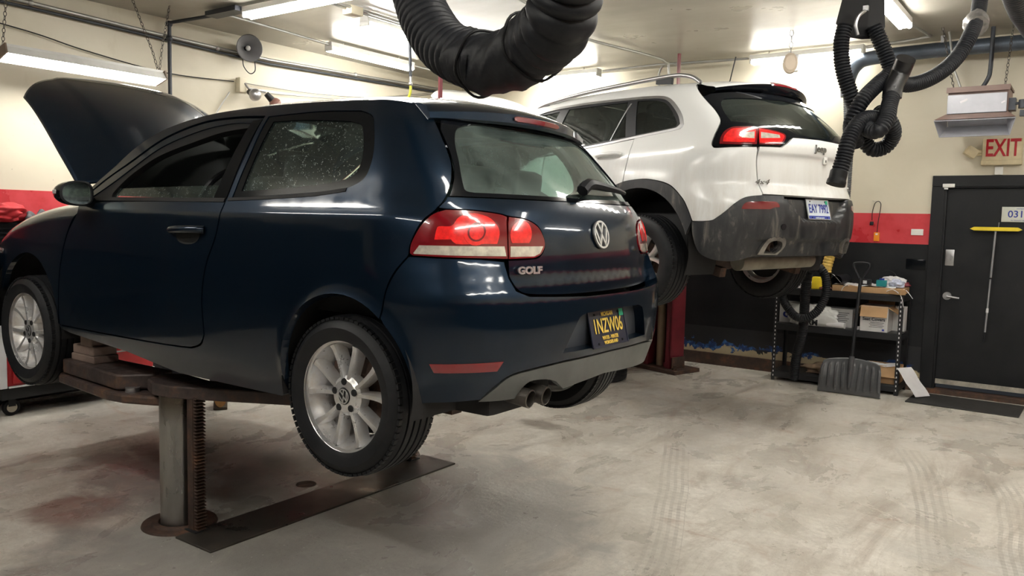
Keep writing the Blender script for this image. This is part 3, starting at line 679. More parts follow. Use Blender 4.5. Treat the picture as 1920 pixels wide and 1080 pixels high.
lowv = panel('lower_valance', GB, vz[:vz.index((GB.smax(.378), .378))+1]+r_[r_.index(min(r_, key=lambda q: abs(q[1]-.378)+abs(q[0]-GB.smax(.378)))):]+r_[:r_.index(min(r_, key=lambda q: abs(q[1]-.378)+abs(q[0]-GB.smax(.378))))]+vz[vz.index((GB.smax(.378), .378))+1:], m_greyp, bump, off=-.004, th=.05)
for yy in (-.50, -.415):
    MB().lathe([(.027, -.12), (.036, -.06), (.036, .06), (.031, .062), (.029, .05), (.027, -.10)], 'X', 24).build('exhaust_tip', M('sooty_steel', (.10, .09, .08), .4, .8, var=.4), golf, (.585 if yy < -.45 else .60, yy, .262), (0, .12, .05))
MB().box((.38, -.40, .24), (.32, .42, .12), bev=.04).build('muffler', m_under, golf)
# hatch furniture
F = GH.frame(GH.smax(.865), .865, .004)
bd = MB().lathe([(0, .004), (.052, .003), (.058, -.004)], 'Z', 40, F).build('badge', m_trim, hatch)
vw_badge('emblem', bd, F @ Matrix.Translation((0, 0, .002)) @ Matrix.Scale(.059, 4), .12)
def ptext(s, body, u, z, h, mat, parent, off, width=None, ext=.002, name='lettering', bold=0, space=1., shear=0.):
    m = body.frame(u, z, off); o = text(name, s, h, mat, parent, (0, 0, 0), (0, 0, 0), ext, bold=bold, space=space, shear=shear)
    if width:
        wd = max(v.co.x for v in o.data.vertices)-min(v.co.x for v in o.data.vertices)
        m = m @ Matrix.Scale(width/wd, 4, (1, 0, 0))
    o.matrix_local = m; return o
ptext('GOLF', GH, .806, .733, .036, m_chrome, hatch, .013, .118, .003, bold=.0018)
# wiper
wp = MB(); q = [GH.at(u, z, o) for u, z, o in ((1.10, 1.028, .03), (1.13, 1.045, .045), (1.20, 1.052, .040), (1.32, 1.050, .032), (1.44, 1.050, .024), (1.60, 1.048, .014))]
wp.tube(catmull(q, 4), .02, 8, rad=lambda i: .026 if i < 6 else max(.008, .024-.0010*(i-6)*1.0)).build('wiper', m_trim, golf)
# licence plate
PM = Matrix.Translation((.692, .0, .482)) @ Matrix.Rotation(math.radians(90), 4, 'Z') @ Matrix.Rotation(math.radians(90), 4, 'X') @ Matrix.Rotation(math.radians(-13.5), 4, 'X')
def plate(name, parent, mat4, base, rimm, lines, extra=None):
    mb = MB(); mb.box((0, 0, 0), (.305, .152, .002), bev=.0)
    o = mb.build(name, base, parent); o.matrix_local = mat4
    fr = MB()
    for c, d in (((0, .073, .002), (.305, .006, .003)), ((0, -.073, .002), (.305, .006, .003)), ((-.149, 0, .002), (.006, .152, .003)), ((.149, 0, .002), (.006, .152, .003))): fr.box(c, d)
    fr.build('plate_edge', rimm, o)
    for x in (-.1, .1):
        for y in (-.060, .060): MB().cyl((x, y, 0), (x, y, .005), .005, n=10).build('screw', m_trim, o)
    for s, h, w, x, y, mt, bo in lines:
        tt = text('characters', s, h, mt, o, (x, y, .0035), (0, 0, 0), .0006, bold=bo)
        wd = max(v.co.x for v in tt.data.vertices)-min(v.co.x for v in tt.data.vertices); tt.scale = (w/wd, 1, 1)
    return o
gp = plate('license_plate', golf, PM, m_navy, m_navy, [('MICHIGAN', .024, .095, 0, .058, m_gold, .0006), ('1NZW06', .086, .235, -.004, .008, m_gold, .001), ('WATER - WINTER', .022, .135, 0, -.040, m_gold, .0005), ('WONDERLAND', .020, .115, 0, -.060, m_gold, .0005)])
MB().box((.122, .056, .004), (.036, .030, .001)).build('registration_sticker', M('green_sticker', (.02, .45, .25), .4), gp)
# roof, windshield, spoiler, hood
def railp(u, z): p = GB.P(u, z); return Vector((p.x, -p.y, p.z))
RP = [railp(u, z) for u, z in ((-1.99, 1.0), (-1.87, 1.111), (-1.696, 1.233), (-1.519, 1.314), (-1.33, 1.359), (-1.131, 1.386))]
RR = [railp(u, z) for u, z in ((-1.131, 1.386), (-.922, 1.397), (-.668, 1.401), (-.365, 1.396), (-.071, 1.384), (.13, 1.366))]
def curveat(P, t):
    t = t*(len(P)-1); i = min(int(t), len(P)-2); return P[i].lerp(P[i+1], t-i)
RPc = catmull(RP, 5); RRc = catmull(RR, 5)
def wsP(a, b):
    p = curveat(RPc, b); s = 2*a-1; k = 1-abs(s)**2.2
    return (p.x-k*(.17-.10*b), p.y*s, p.z+k*(.0+.055*b))
sheet('windshield', wsP, 24, 14, m_glassopen, golf)
def roofP(a, b):
    p = curveat(RRc, b); s = 2*a-1; k = 1-abs(s)**2.4
    return (p.x-k*(.07*(1-b)), p.y*s*.995, p.z+k*(.055+.025*math.sin(PI*min(1, b*1.0+.10))))
rf = sheet('roof', roofP, 32, 24, m_blue, golf)
rl = lambda a, b: (lambda q: (q[0], q[1]*.96, q[2]-.035))(roofP(a, b))
sheet('headliner', rl, 16, 12, m_dark, golf)
mb = MB(); rows = []
for i in range(41):
    s = -1+2*i/40; y = .580*s; x1 = .312-.115*abs(s)**2.2
    rows.append([(.02+.07*s*s, y*.97, 1.440-.066*abs(s)**2.6), (.12+.015*s*s, y*.975, 1.424-.056*abs(s)**2.6), (.22-.045*s*s, y*.985, 1.400-.046*abs(s)**2.4), (x1-.012, y, 1.372-.035*s*s), (x1, y, 1.362-.034*s*s), (x1+.002, y, 1.324-.018*s*s), (x1-.012, y, 1.314-.016*s*s), (.17-.03*s*s, y*.98, 1.316-.02*s*s), (.05, y*.97, 1.33)])
vv = mb.grid(rows, closev=False)
for e in (vv[0], vv[-1]): mb.b.faces.new(e)
sp = mb.build('roof_spoiler', m_blue, golf, angle=35)
bl = MB(); rows = []
for i in range(17):
    s = (-.30+.60*i/16); y = .580*s; x1 = .312-.115*abs(s)**2.2; ed = .45 if i in (0, 16) else 1
    rows.append([(x1+.003, y, 1.343-.026*s*s+.013*ed), (x1+.007, y, 1.343-.026*s*s+.010*ed), (x1+.008, y, 1.343-.026*s*s-.010*ed), (x1+.003, y, 1.343-.026*s*s-.013*ed)])
bl.grid(rows).__len__(); bl.build('brake_light', m_refl, sp)
def hoodP(a, b):
    s = 2*a-1; rr = Vector((-2.08-.20*s*s, .70*s, 1.110-.045*s*s-.01*abs(s)**8)); A = abs(s)
    fr = Vector((-3.15+.14*A**2.5+.05*A**8, .655*s, 1.785-.055*A**2-.12*A**7))
    p = rr.lerp(fr, b); nn = Vector((.60, 0, .80)); bulge = 4*b*(1-b)*.070*(1-.9*A**4)-.028*b**6
    crease = .012*(1/(1+math.exp((A-.66)/.015)))*min(1, b*2)
    return tuple(p+nn*(bulge-crease*0+.018*(1-A**2)*b+.010/(1+math.exp(-(A-.62)/.012))*-1*min(1, 3*b)))
hd = sheet('hood', hoodP, 60, 40, m_blue, golf, th=.012)
rows = [[tuple(Vector(hoodP(.06+.88*i/20, .04+.9*j/14))-Vector((.60, 0, .80))*(.05 if 0 < i < 20 and 0 < j < 14 else .012)) for j in range(15)] for i in range(21)]
mb = MB(); mb.grid(rows); mb.build('hood_inner', m_blue, hd)
# fender surface
class Fender:
    zt = staticmethod(pchip([-3.6, -3.15, -3.05, -2.95, -2.8, -2.6, -2.3, -2.0, -1.8], [.60, .64, .72, .785, .845, .90, .945, .965, .975]))
    def P(s, u, v):
        t = s.zt(u); c = .10; base = .28
        w = lambda z: GB.W(z)*gtaper(u, min(z, .9))*(1-.30*max(0, (-u-2.75)/.75)**2.2)
        if v < .85: z = base+(v-base)*(t-c-base)/(.85-base); return Vector((u, -w(z), z))
        th = min((v-.85)/.2, 1.2)*PI/2; return Vector((u, -(w(t-c)-.16*(1-math.cos(th))), t-c+c*math.sin(th)))
    def N(s, u, z, e=.006):
        a = s.P(u+e, z)-s.P(u-e, z); b = s.P(u, z+e)-s.P(u, z-e); return a.cross(b).normalized()
FB = Fender(); FA = (-2.585, .32, .385)
fo = S((-2.222, .300), (-2.178, .443), (-2.131, .617), (-2.060, .788), (-1.968, .90), n=5)+[(-1.975, 1.05), (-2.5, 1.05), (-3.1, 1.05), (-3.06, .80), (-3.02, .62), (-2.955, .50)]
fo = fo+arcp(*FA, 150, 12)+[(-2.215, .34)]
for mir in (False, True):
    panel('front_fender', FB, fo, m_blue, golf, mirror=mir, th=.03, step=.025)
def fbP(a, b):
    s = 2*a-1; an = s*PI/2; z = .24+.44*b; q = 1-.10*(2*b-1)**2
    return (-2.93-.50*q*abs(math.cos(an))**.7, .86*abs(math.sin(an))**.7*(1 if s > 0 else -1), z)
sheet('front_bumper', fbP, 40, 10, m_blue, golf, th=.02)
mb = MB().box((-2.9, 0, .60), (.75, 1.25, .35), bev=.05).box((-2.5, .1, .80), (.5, .5, .12), bev=.04).box((-2.4, -.35, .82), (.35, .3, .14), bev=.03); mb.build('engine_bay', m_under, golf)
# underbody, wells, interior
mb = MB().box((-.02-.0, 0, .34), (.9, 1.10, .20)).box((-1.26, 0, .37), (1.85, 1.56, .26), bev=.03).box((-2.6, 0, .42), (.8, 1.05, .34)).box((.40, 0, .47), (.34, 1.06, .26), bev=.04)
mb.box((-.02, 0, .62), (1.0, 1.18, .40)).box((-.92, .05, .20), (1.35, .62, .20), bev=.04).box((-.82, 0, .235), (.86, 1.46, .15), bev=.02).cyl((-.4, -.18, .17), (.3, -.3, .2), .05).build('underbody', m_under, golf)
for cx, cz, r, y0, y1 in ((ARC[0], ARC[1], .36, .56, .86), (FA[0], FA[1], .40, .55, .84)):
    for s in (-1, 1):
        mb = MB(); mb.grid([[(cx+r*math.cos(a), s*y0, cz+r*math.sin(a)), (cx+r*math.cos(a), s*y1, cz+r*math.sin(a))] for a in [math.radians(-15+210*i/30) for i in range(31)]])
        vs = [mb.b.verts.new((cx+r*math.cos(a), s*y0, cz+r*math.sin(a))) for a in [math.radians(-15+210*i/30) for i in range(31)]]; mb.b.faces.new(vs)
        mb.build('wheel_liner', m_under, golf)
mb = MB()
for s in (-1, 1): mb.box((-1.35, s*.79, .64), (1.2, .05, .60)); mb.box((-.25, s*.74, .75), (.85, .05, .42))
mb.box((.15, 0, .93), (.62, 1.36, .02)).box((-1.2, 0, .50), (1.6, 1.5, .03)).build('interior_trim', m_dark, golf)
mb = MB().box((-1.70, 0, .83), (.42, 1.42, .20), bev=.06).box((-1.56, -.37, .93), (.22, .36, .08), bev=.03).box((-1.2, 0, .62), (.9, .2, .2), bev=.03); mb.build('dashboard', m_dark, golf)
st = MB(); pts = [(-1.34+.19*math.sin(a)*.38, -.37+.185*math.cos(a), .975+.185*math.sin(a)*.92) for a in [2*PI*k/28 for k in range(29)]]
st.tube(pts, .016, 8).box((-1.345, -.37, .965), (.05, .15, .10), bev=.02).cyl((-1.35, -.37, .96), (-1.55, -.37, .90), .03); st.build('steering_wheel', m_trim, golf)
seatm = M('dark_cloth', (.022, .024, .026), .85)
def seat(x, y, w, zt):
    mb = MB().box((x+.02, y, .62), (.50, w, .16), bev=.05).box((x+.30, y, .64+(zt-.64)/2-.02), (.15, w*.95, zt-.60), rotm(y=.22), bev=.06)
    return mb
for s in (-1, 1):
    st = seat(-1.17, s*.37, .50, 1.10).build('front_seat', seatm, golf, angle=60)
    MB().box((-.745, s*.37, 1.125), (.10, .25, .15), rotm(y=.18), bev=.045).cyl((-.75, s*.37-.06, 1.02), (-.74, s*.37-.06, 1.12), .008).cyl((-.75, s*.37+.06, 1.02), (-.74, s*.37+.06, 1.12), .008).build('head_restraint', seatm, st, angle=60)
rs = MB().box((-.40, 0, .60), (.50, 1.25, .16), bev=.05).box((-.12, 0, .83), (.15, 1.28, .50), rotm(y=.25), bev=.06).build('rear_seat', seatm, golf, angle=60)
for y in (-.38, 0, .38): MB().box((-.03, y, 1.10), (.10, .25, .13), rotm(y=.15), bev=.04).build('head_restraint', seatm, rs, angle=60)
MB().box((-1.27, -.03, 1.235), (.03, .22, .065), bev=.02).build('rear_view_mirror', M('mirror_back', (.06, .05, .05), .4), golf)
for x, y, fl in ((0, -.7475, 1), (-2.578, -.7575, 1), (0, .7475, -1), (-2.578, .7575, -1)):
    make_wheel(golf, (x, y, .226), .316, .205, .221, 'golf', fl, spin=1.62 if x == 0 else 1.0)
MB().cyl((0, -.62, .20), (0, .62, .20), .035).box((0, -.3, .19), (.25, .08, .06)).box((0, .3, .19), (.25, .08, .06)).box((.16, -.52, .20), (.30, .06, .10)).box((.16, .52, .20), (.30, .06, .10)).build('rear_axle', m_rusty, golf)

# ================================================================ white sport utility
JW = [(.10, .80), (.15, .82), (.25, .87), (.35, .905), (.5, .925), (.65, .93), (.8, .928), (.95, .92), (1.02, .912), (1.08, .90), (1.15, .875), (1.3, .82), (1.42, .77), (1.52, .715), (1.58, .67), (1.64, .60), (1.75, .45)]
JX_ = [(.10, .82), (.15, .84), (.25, .90), (.35, .945), (.45, .97), (.6, .985), (.70, .98), (.78, .955), (.86, .925), (1.0, .925), (1.12, .925), (1.2, .905), (1.25, .88), (1.3, .84), (1.4, .74), (1.5, .63), (1.6, .53), (1.75, .40)]
JA_ = [(.10, .6), (.15, .6), (.8, .66), (1.1, .6), (1.75, .5)]
def jtaper(x, z):
    f = 1-.02*max(0, x+.6)**2
    if x < -1: f -= (.006+.03*min(max((z-1.0)/.2, 0), 1))*(x+1)**2
    return f
JB = Body(JW, JX_, JA_, 2.7, jtaper)
jeep = thing('sport_utility_vehicle', 'white sport utility vehicle with dark lower cladding raised on the maroon two-post lift', 'car', (-.269, 3.527, .995), (0, 0, -math.radians(16)))
ctop = S((-2.25, 1.13), (-2.0, 1.28), (-1.72, 1.43), (-1.374, 1.532), (-.9, 1.556), (-.315, 1.545), (-.10, 1.536), (.03, 1.520), (.12, 1.488), (.215, 1.42), (.284, 1.35), (.324, 1.278))
cbot = S((.324, 1.278), (.31, 1.250), (.255, 1.237), (-.124, 1.198), (-.615, 1.150), (-1.4, 1.105), (-2.2, 1.075), (-2.30, 1.09))
ctop_i = S((-2.2, 1.14), (-1.98, 1.265), (-1.70, 1.412), (-1.374, 1.512), (-.9, 1.536), (-.315, 1.525), (-.11, 1.516), (.02, 1.502), (.10, 1.472), (.19, 1.405), (.255, 1.340), (.290, 1.282))
cbot_i = S((.290, 1.282), (.27, 1.262), (.22, 1.250), (-.124, 1.216), (-.615, 1.165), (-1.4, 1.12), (-2.15, 1.09))
jrail = S((-2.38, 1.13), (-1.95, 1.39), (-1.62, 1.55), (-1.28, 1.617), (-.925, 1.633), (-.426, 1.634), (-.096, 1.625), (.268, 1.600))
jseam = S((.268, 1.588), (.345, 1.518), (.44, 1.443), (.530, 1.372), (.598, 1.300), (.606, 1.255), (.596, 1.18), (.594, 1.125), (.612, 1.096), (.64, 1.089), (.75, 1.094), (.918, 1.099))
jgate = S((.926, 1.08), (.930, .978), (.951, .858), (.997, .768))
jclad = S((.997, .764), (.92, .757), (.86, .742), (.80, .700), (.742, .645), (.69, .604), (.64, .578), (.525, .572), (.506, .578))
jarco = S((.506, .578), (.465, .665), (.412, .742), (.293, .836), (.125, .876), (-.0, .882), (-.165, .868))
jqd = [(-.165, .866), (-.137, 1.03), (-.124, 1.196)]
side = jrail+jseam+jgate+jclad+jarco+jqd+[tuple(p) for p in reversed([q for q in S((.324, 1.278), (.31, 1.250), (.255, 1.237), (-.122, 1.199)) ])]+list(reversed(ctop))+[(-2.30, 1.09)]
AJ = (0, .34, .475)
for mir in (False, True):
    k = dict(mirror=mir)
    bs = panel('body_side', JB, side, m_white, jeep, th=.03, step=.035, **k)
    panel('window_surround', JB, ctop+cbot, m_steel, bs, [ctop_i+cbot_i], off=.003, th=.02, step=.035, **k)
    wq = S((-.235, 1.512), (-.09, 1.503), (.01, 1.487), (.085, 1.458), (.175, 1.385), (.245, 1.305), (.252, 1.278), (.215, 1.262), (-.128, 1.228))
    wr = [(-1.04, 1.520), (-.34, 1.514), (-.232, 1.218), (-1.09, 1.142)]
    wf = [(-1.15, 1.508), (-1.38, 1.495), (-1.70, 1.392), (-1.96, 1.245), (-2.12, 1.10), (-1.2, 1.137)]
    pl = panel('pillar_trim', JB, grow(ctop_i+cbot_i, .004), m_trim, bs, [wq, wr, wf], off=-.004, th=.012, step=.04, **k)
    for nm, w in (('quarter_glass', wq), ('rear_door_glass', wr), ('front_door_glass', wf)): panel(nm, JB, grow(w, .008), m_tint, bs, off=-.010, th=.001, step=.07, **k)
    panel('window_strip', JB, [(-.300, 1.495), (-.285, 1.495), (-.385, 1.200), (-.392, 1.200)], m_steel, bs, off=-.001, th=.004, step=.05, **k)
    dr = panel('rear_door', JB, [(-.130, 1.192), (-.146, 1.03), (-.175, .862)]+S((-.18, .862), (-.32, .81), (-.43, .70), (-.50, .56), (-.53, .44))+[(-1.14, .44), (-1.13, 1.10), (-.615, 1.145)], m_white, jeep, th=.03, step=.045, **k)
    panel('front_door', JB, [(-1.15, 1.10), (-1.16, .44), (-2.20, .44), (-2.27, 1.07)], m_white, jeep, th=.03, step=.08, **k)
    panel('front_fender', JB, [(-2.22, .44), (-2.24, .60)]+[(x, z) for x, z in arcp(-2.72, .36, .48, 20, 170, 14)]+[(-3.30, .44), (-3.42, .8), (-3.3, 1.0), (-2.9, 1.06), (-2.29, 1.08)], m_white, jeep, th=.03, step=.08, **k)
    panel('arch_cladding', JB, S((.503, .572), (.462, .660), (.409, .737), (.291, .830), (.125, .870), (0., .876), (-.165, .862), (-.32, .80), (-.43, .69), (-.495, .56), (-.53, .44))+[(-.50, .34)]+[q for q in arcp(AJ[0], AJ[1], AJ[2], 182, 16)], m_clad, jeep, off=.008, th=.03, step=.03, **k)
    panel('rocker_cladding', JB, [(-.49, .435), (-.47, .26), (-2.24, .26), (-2.22, .435)], m_clad, jeep, off=.006, th=.03, step=.06, **k)
    s = 1 if mir else -1
    pts = [JB.at(u, z, o) for u, z, o in ((-.475, 1.070, .002), (-.46, 1.071, .022), (-.42, 1.072, .034), (-.35, 1.074, .040), (-.28, 1.077, .034), (-.24, 1.079, .022), (-.225, 1.080, .002))]
    if mir: pts = [Vector((p.x, -p.y, p.z)) for p in pts]
    MB().tube(catmull(pts, 4), .017, 10).build('door_handle', m_white, dr)
    lo = panel('tail_lamp', JB, S((.655, 1.116), (.650, 1.16), (.664, 1.205), (.70, 1.232), (.75, 1.238), (.878, 1.236), (.898, 1.18), (.908, 1.118), n=4)+[(.78, 1.112)], m_lred, jeep, off=.012, th=.03, step=.025, **k)
    panel('bright_lens', JB, S((.675, 1.130), (.672, 1.17), (.70, 1.215), (.75, 1.225), (.865, 1.223), (.890, 1.130), n=4)+[(.78, 1.126)], m_lbright, lo, [[(.79, 1.158), (.785, 1.194), (.868, 1.204), (.880, 1.155)]], off=.0145, th=.002, step=.02, **k)
    panel('clear_lens', JB, [(.79, 1.158), (.785, 1.194), (.868, 1.204), (.880, 1.155)], m_lclear, lo, off=.014, th=.002, step=.02, **k)
    li = panel('tail_lamp', JB, S((.890, 1.235), (.98, 1.224), (1.09, 1.208), (1.125, 1.195), (1.134, 1.175), (1.122, 1.143), (1.095, 1.122), n=4)+[(.925, 1.118), (.905, 1.18)], m_lred, jeep, off=.012, th=.03, step=.025, **k)
    panel('bright_lens', JB, S((.897, 1.224), (.98, 1.215), (1.085, 1.199), (1.115, 1.183), (1.105, 1.148), (1.085, 1.130), n=4)+[(.925, 1.127), (.908, 1.18)], m_lbright, li, [[(.914, 1.203), (1.070, 1.190), (1.082, 1.168), (.926, 1.158)]], off=.0145, th=.002, step=.02, **k)
    panel('clear_lens', JB, [(.914, 1.203), (1.070, 1.190), (1.082, 1.168), (.926, 1.158)], m_lclear, li, off=.014, th=.002, step=.02, **k)
    panel('rear_reflector', JB, S((.850, .662), (.860, .69), (.886, .710), (.95, .716), (1.09, .718), (1.125, .705), (1.136, .682), (1.10, .679), (1.06, .665), n=4), m_refl, jeep, off=.010, th=.012, step=.025, **k)
    panel('exhaust_surround', JB, S((.965, .345), (1.03, .43), (1.07, .462), (1.12, .474), (1.19, .470), (1.215, .445), (1.20, .40), (1.13, .345), n=4), M('sooty_chrome', (.30, .29, .27), .35, .8, var=.4, vs=14), jeep, [S((1.015, .355), (1.05, .41), (1.08, .437), (1.13, .446), (1.17, .438), (1.18, .415), (1.16, .38), (1.11, .352), n=4)], off=.006, th=.05, step=.03, **k)
    # roof rail
    pts = [(-1.52, s*.655, 1.575), (-1.36, s*.66, 1.605), (-.88, s*.66, 1.648), (-.27, s*.655, 1.672), (.06, s*.65, 1.678), (.18, s*.645, 1.666), (.26, s*.64, 1.640), (.32, s*.635, 1.598)]
    rr = MB().tube(catmull(pts, 6), .017, 10); rr.build('roof_rail', m_steel, jeep)
    MB().box((-.02, s*.65, 1.645), (.16, .022, .045), rotm(y=.1)).build('rail_foot', m_trim, jeep); MB().box((-1.42, s*.655, 1.59), (.12, .022, .035), rotm(y=-.2)).build('rail_foot', m_trim, jeep)
gh = [(JB.smax(1.183), 1.183), (1.203, 1.176), (1.170, 1.141), (1.118, 1.104), (.935, 1.100)]+S((.935, 1.08), (.938, .978), (.958, .858), (1.004, .772))+[(JB.smax(.768), .768)]
def jgd(x, h, z, y): return -.030*max(0, min(1, (1.04-z)/.10))*max(0, min(1, (z-.77)/.02+.0))*max(0, min(1, (.66-h)/.12))
gate = panel('tailgate', JB, sym(JB, gh), m_white, jeep, disp=lambda x, h, z, y: .014/(1+math.exp(-(z-1.055)/.008)), th=.03, lines=(1.035, 1.048, 1.056, 1.064, 1.077))
ro = [(JB.smax(1.545), 1.545), (.60, 1.530), (.43, 1.512), (.385, 1.488)]+S((.385, 1.488), (.45, 1.440), (.540, 1.366), (.606, 1.298), (.614, 1.255), (.604, 1.18), (.602, 1.125), (.618, 1.104), (.65, 1.096))+[(.918, 1.106), (1.112, 1.110), (1.163, 1.147), (1.197, 1.182), (JB.smax(1.189), 1.189)]
rc = [(JB.smax(1.50), 1.50), (.62, 1.478)]+S((.545, 1.468), (.545, 1.43), (.60, 1.36), (.680, 1.285))+[(1.13, 1.250), (1.25, 1.212), (JB.smax(1.205), 1.205)]
jw = panel('rear_window', JB, sym(JB, ro), m_frit, jeep, [sym(JB, rc)], off=-.002, th=.01)
panel('glass_pane', JB, sym(JB, [(JB.smax(1.51), 1.51), (.60, 1.485), (.535, 1.475), (.53, 1.43), (.59, 1.355), (.66, 1.275), (1.12, 1.24), (1.24, 1.203), (JB.smax(1.195), 1.195)]), m_tint, jw, off=-.008, th=.001, step=.04)
jb_ = [(JB.smax(.758), .758), (1.10, .760), (1.003, .760)]+S((.99, .760), (.92, .753), (.86, .738), (.80, .696), (.742, .641), (.69, .600), (.64, .574), (.54, .568))+S((.506, .565), (.514, .473), (.545, .365), (.60, .318), (.69, .297), (.82, .300), (.95, .322))+[(JB.smax(.325), .325)]
def jbd(x, h, z, y):
    d = .008
    hw = .25+.17*(z-.60)/.155
    if z > .56: d -= .055*max(0, min(1, (hw-h)/.02))*max(0, min(1, (z-.59)/.012))
    d -= .030*(1/(1+math.exp((z-.445)/.006)))*max(0, min(1, (.72-h)/.1))
    return d
exh = S((1.015, .355), (1.05, .41), (1.08, .437), (1.13, .446), (1.17, .438), (1.18, .415), (1.16, .38), (1.11, .352), n=4)
jbump = panel('rear_bumper', JB, sym(JB, jb_), m_clad, jeep, [exh, [(2*JB.smax(z)-u, z) for u, z in exh]], disp=jbd, th=.05, step=.024)
jpm = Matrix.Translation((.950, .0, .676)) @ Matrix.Rotation(math.radians(90), 4, 'Z') @ Matrix.Rotation(math.radians(90), 4, 'X') @ Matrix.Rotation(math.radians(-14), 4, 'X')
m_plb = M('plate_blue', (.02, .04, .30), .4, var=.05); m_plw = M('plate_white', (.62, .68, .74), .4, var=.1)
jp_ = plate('license_plate', jeep, jpm, m_plw, m_steel, [('EAY 7992', .092, .255, 0, .004, m_plb, .0012), ('michigan.gov', .018, .12, 0, -.062, m_plw, .0003)])
MB().box((0, -.060, .0015), (.28, .026, .001)).build('plate_band', m_plb, jp_); MB().box((.115, .055, .004), (.034, .028, .001)).build('registration_sticker', MATS['green_sticker'], jp_)
m_jl = M('badge_black_chrome', (.25, .25, .26), .2, .9, var=.1)
ptext('Jeep', JB, JB.smax(1.125), 1.120, .070, m_jl, gate, .020, .155, .003, bold=.0016)
ptext('4x4', JB, .977, .856, .050, m_jl, gate, .010, .115, .003, shear=.3)
ptext('GL', JB, 2*JB.smax(.856)-.977, .852, .036, m_jl, gate, .010, .06, .002)
fl = JB.frame(JB.smax(1.06)+.08, 1.040, .012)
lk = MB().box((0, 0, 0), (.045, .055, .012), bev=.004).build('gate_lock', m_white, gate); lk.matrix_local = fl
MB().box((0, -.004, .0065), (.012, .018, .001)).build('keyhole', m_dark, lk)
sn = JB.frame(1.18, .545, .011); q = MB().cyl((0, 0, 0), (0, 0, .004), .022).build('parking_sensor', m_trim, jbump); q.matrix_local = sn
# spoiler, roof, hood
def jlip(s): return .62-.19*abs(s)**2.2
mb = MB(); rows = []; rb = []
for i in range(41):
    s = -1+2*i/40; y = .60*s; x1 = jlip(s)
    rows.append([(.14, y*1.03, 1.672-.062*abs(s)**2.4), (.30, y*1.02, 1.664-.070*abs(s)**2.4), (.45-.10*s*s, y, 1.650-.072*s*s), (x1-.015, y, 1.628-.062*s*s), (x1, y, 1.616-.060*s*s)])
    rb.append([(x1-.001, y, 1.616-.060*s*s), (x1-.004, y*.99, 1.585-.050*s*s), (x1-.03, y*.985, 1.552-.030*s*s), (x1-.07, y*.98, 1.545-.028*s*s), (.42-.05*s*s, y*.97, 1.535-.02*s*s), (.30, y*.97, 1.55)])
vv = mb.grid(rows); sj = mb.build('roof_spoiler', m_white, jeep)
mb = MB(); mb.grid(rb); mb.build('spoiler_lip', m_frit, sj)
mb = MB(); mb.grid([[(jlip(s)-.02, .60*s, 1.633-.062*s*s), (jlip(s)+.003, .60*s, 1.619-.060*s*s), (jlip(s)+.003, .60*s, 1.606-.056*s*s)] for s in [-.28+.56*i/12 for i in range(13)]]); mb.build('brake_light', m_refl, sj)
RJ = catmull([(lambda p: Vector((p.x, -p.y, p.z)))(JB.P(u, z)) for u, z in ((-1.40, 1.600), (-1.28, 1.617), (-.925, 1.633), (-.426, 1.634), (-.096, 1.625), (.20, 1.604))], 5)
def jroof(a, b):
    p = curveat(RJ, b); s = 2*a-1; kk = 1-abs(s)**2.4
    return (p.x, p.y*s, p.z+kk*.058)
sheet('roof', jroof, 28, 20, m_white, jeep)
WJ = catmull([(lambda p: Vector((p.x, -p.y, p.z)))(JB.P(u, z)) for u, z in ((-2.38, 1.13), (-1.95, 1.39), (-1.62, 1.55), (-1.40, 1.600))], 5)
def jws(a, b):
    p = curveat(WJ, b); s = 2*a-1; kk = 1-abs(s)**2.2
    return (p.x-kk*(.16-.14*b), p.y*s, p.z+kk*.058*b)
sheet('windshield', jws, 16, 8, m_tint, jeep)
def jhood(a, b):
    s = 2*a-1; A = abs(s); r0_ = Vector((-2.45-.05*s*s, .76*s, 1.12-.04*s*s)); f0 = Vector((-3.60+.30*A**2.2, .68*s, 2.035-.10*A**2-.05*A**6))
    return tuple(r0_.lerp(f0, b)+Vector((.62, 0, .78))*(4*b*(1-b)*.06-.02*b**5))
sheet('hood', jhood, 30, 20, m_white, jeep, th=.015)
mb = MB().box((-.95, 0, .45), (2.6, 1.5, .36), bev=.04).box((-3.0, 0, .66), (.85, 1.5, .75), bev=.05).box((.50, 0, .52), (.66, 1.24, .40), bev=.05).box((.0, 0, .66), (1.0, 1.14, .56), bev=.03).box((-.7, 0, 1.0), (2.6, 1.50, .12), bev=.03)
mb.build('underbody', m_under, jeep)
for x0 in (0, -2.72):
    for s in (-1, 1):
        mb = MB(); aa = [math.radians(-20+220*i/30) for i in range(31)]
        mb.grid([[(x0+.478*math.cos(a), s*.56, .34+.478*math.sin(a)), (x0+.478*math.cos(a), s*.89, .34+.478*math.sin(a))] for a in aa]); mb.b.faces.new([mb.b.verts.new((x0+.478*math.cos(a), s*.57, .34+.478*math.sin(a))) for a in aa]); mb.build('wheel_liner', m_under, jeep)
mb = MB().box((-.35, 0, 1.20), (.12, 1.2, .5), rotm(y=.2), bev=.05)
for y in (-.40, 0, .40): mb.box((-.28, y, 1.46), (.10, .25, .12), bev=.04)
mb.build('rear_seat', seatm, jeep)
for y in (-.38, .38): MB().box((-1.25, y, 1.2), (.12, .48, .6), rotm(y=.2), bev=.05).box((-1.17, y, 1.50), (.10, .26, .15), bev=.04).build('front_seat', seatm, jeep)
MB().cyl((.56, -.42, .272), (.60, .48, .285), .066, n=24).build('muffler', M('dirty_aluminised_steel', (.30, .28, .23), .5, .5, var=.3), jeep)
for s in (-1, 1): MB().lathe([(.030, -.12), (.042, -.05), (.042, .04), (.035, .04), (.033, -.1)], 'X', 20).build('exhaust_tip', m_rusty, jeep, (.83, s*.46, .405), (0, .1, -.25*s))
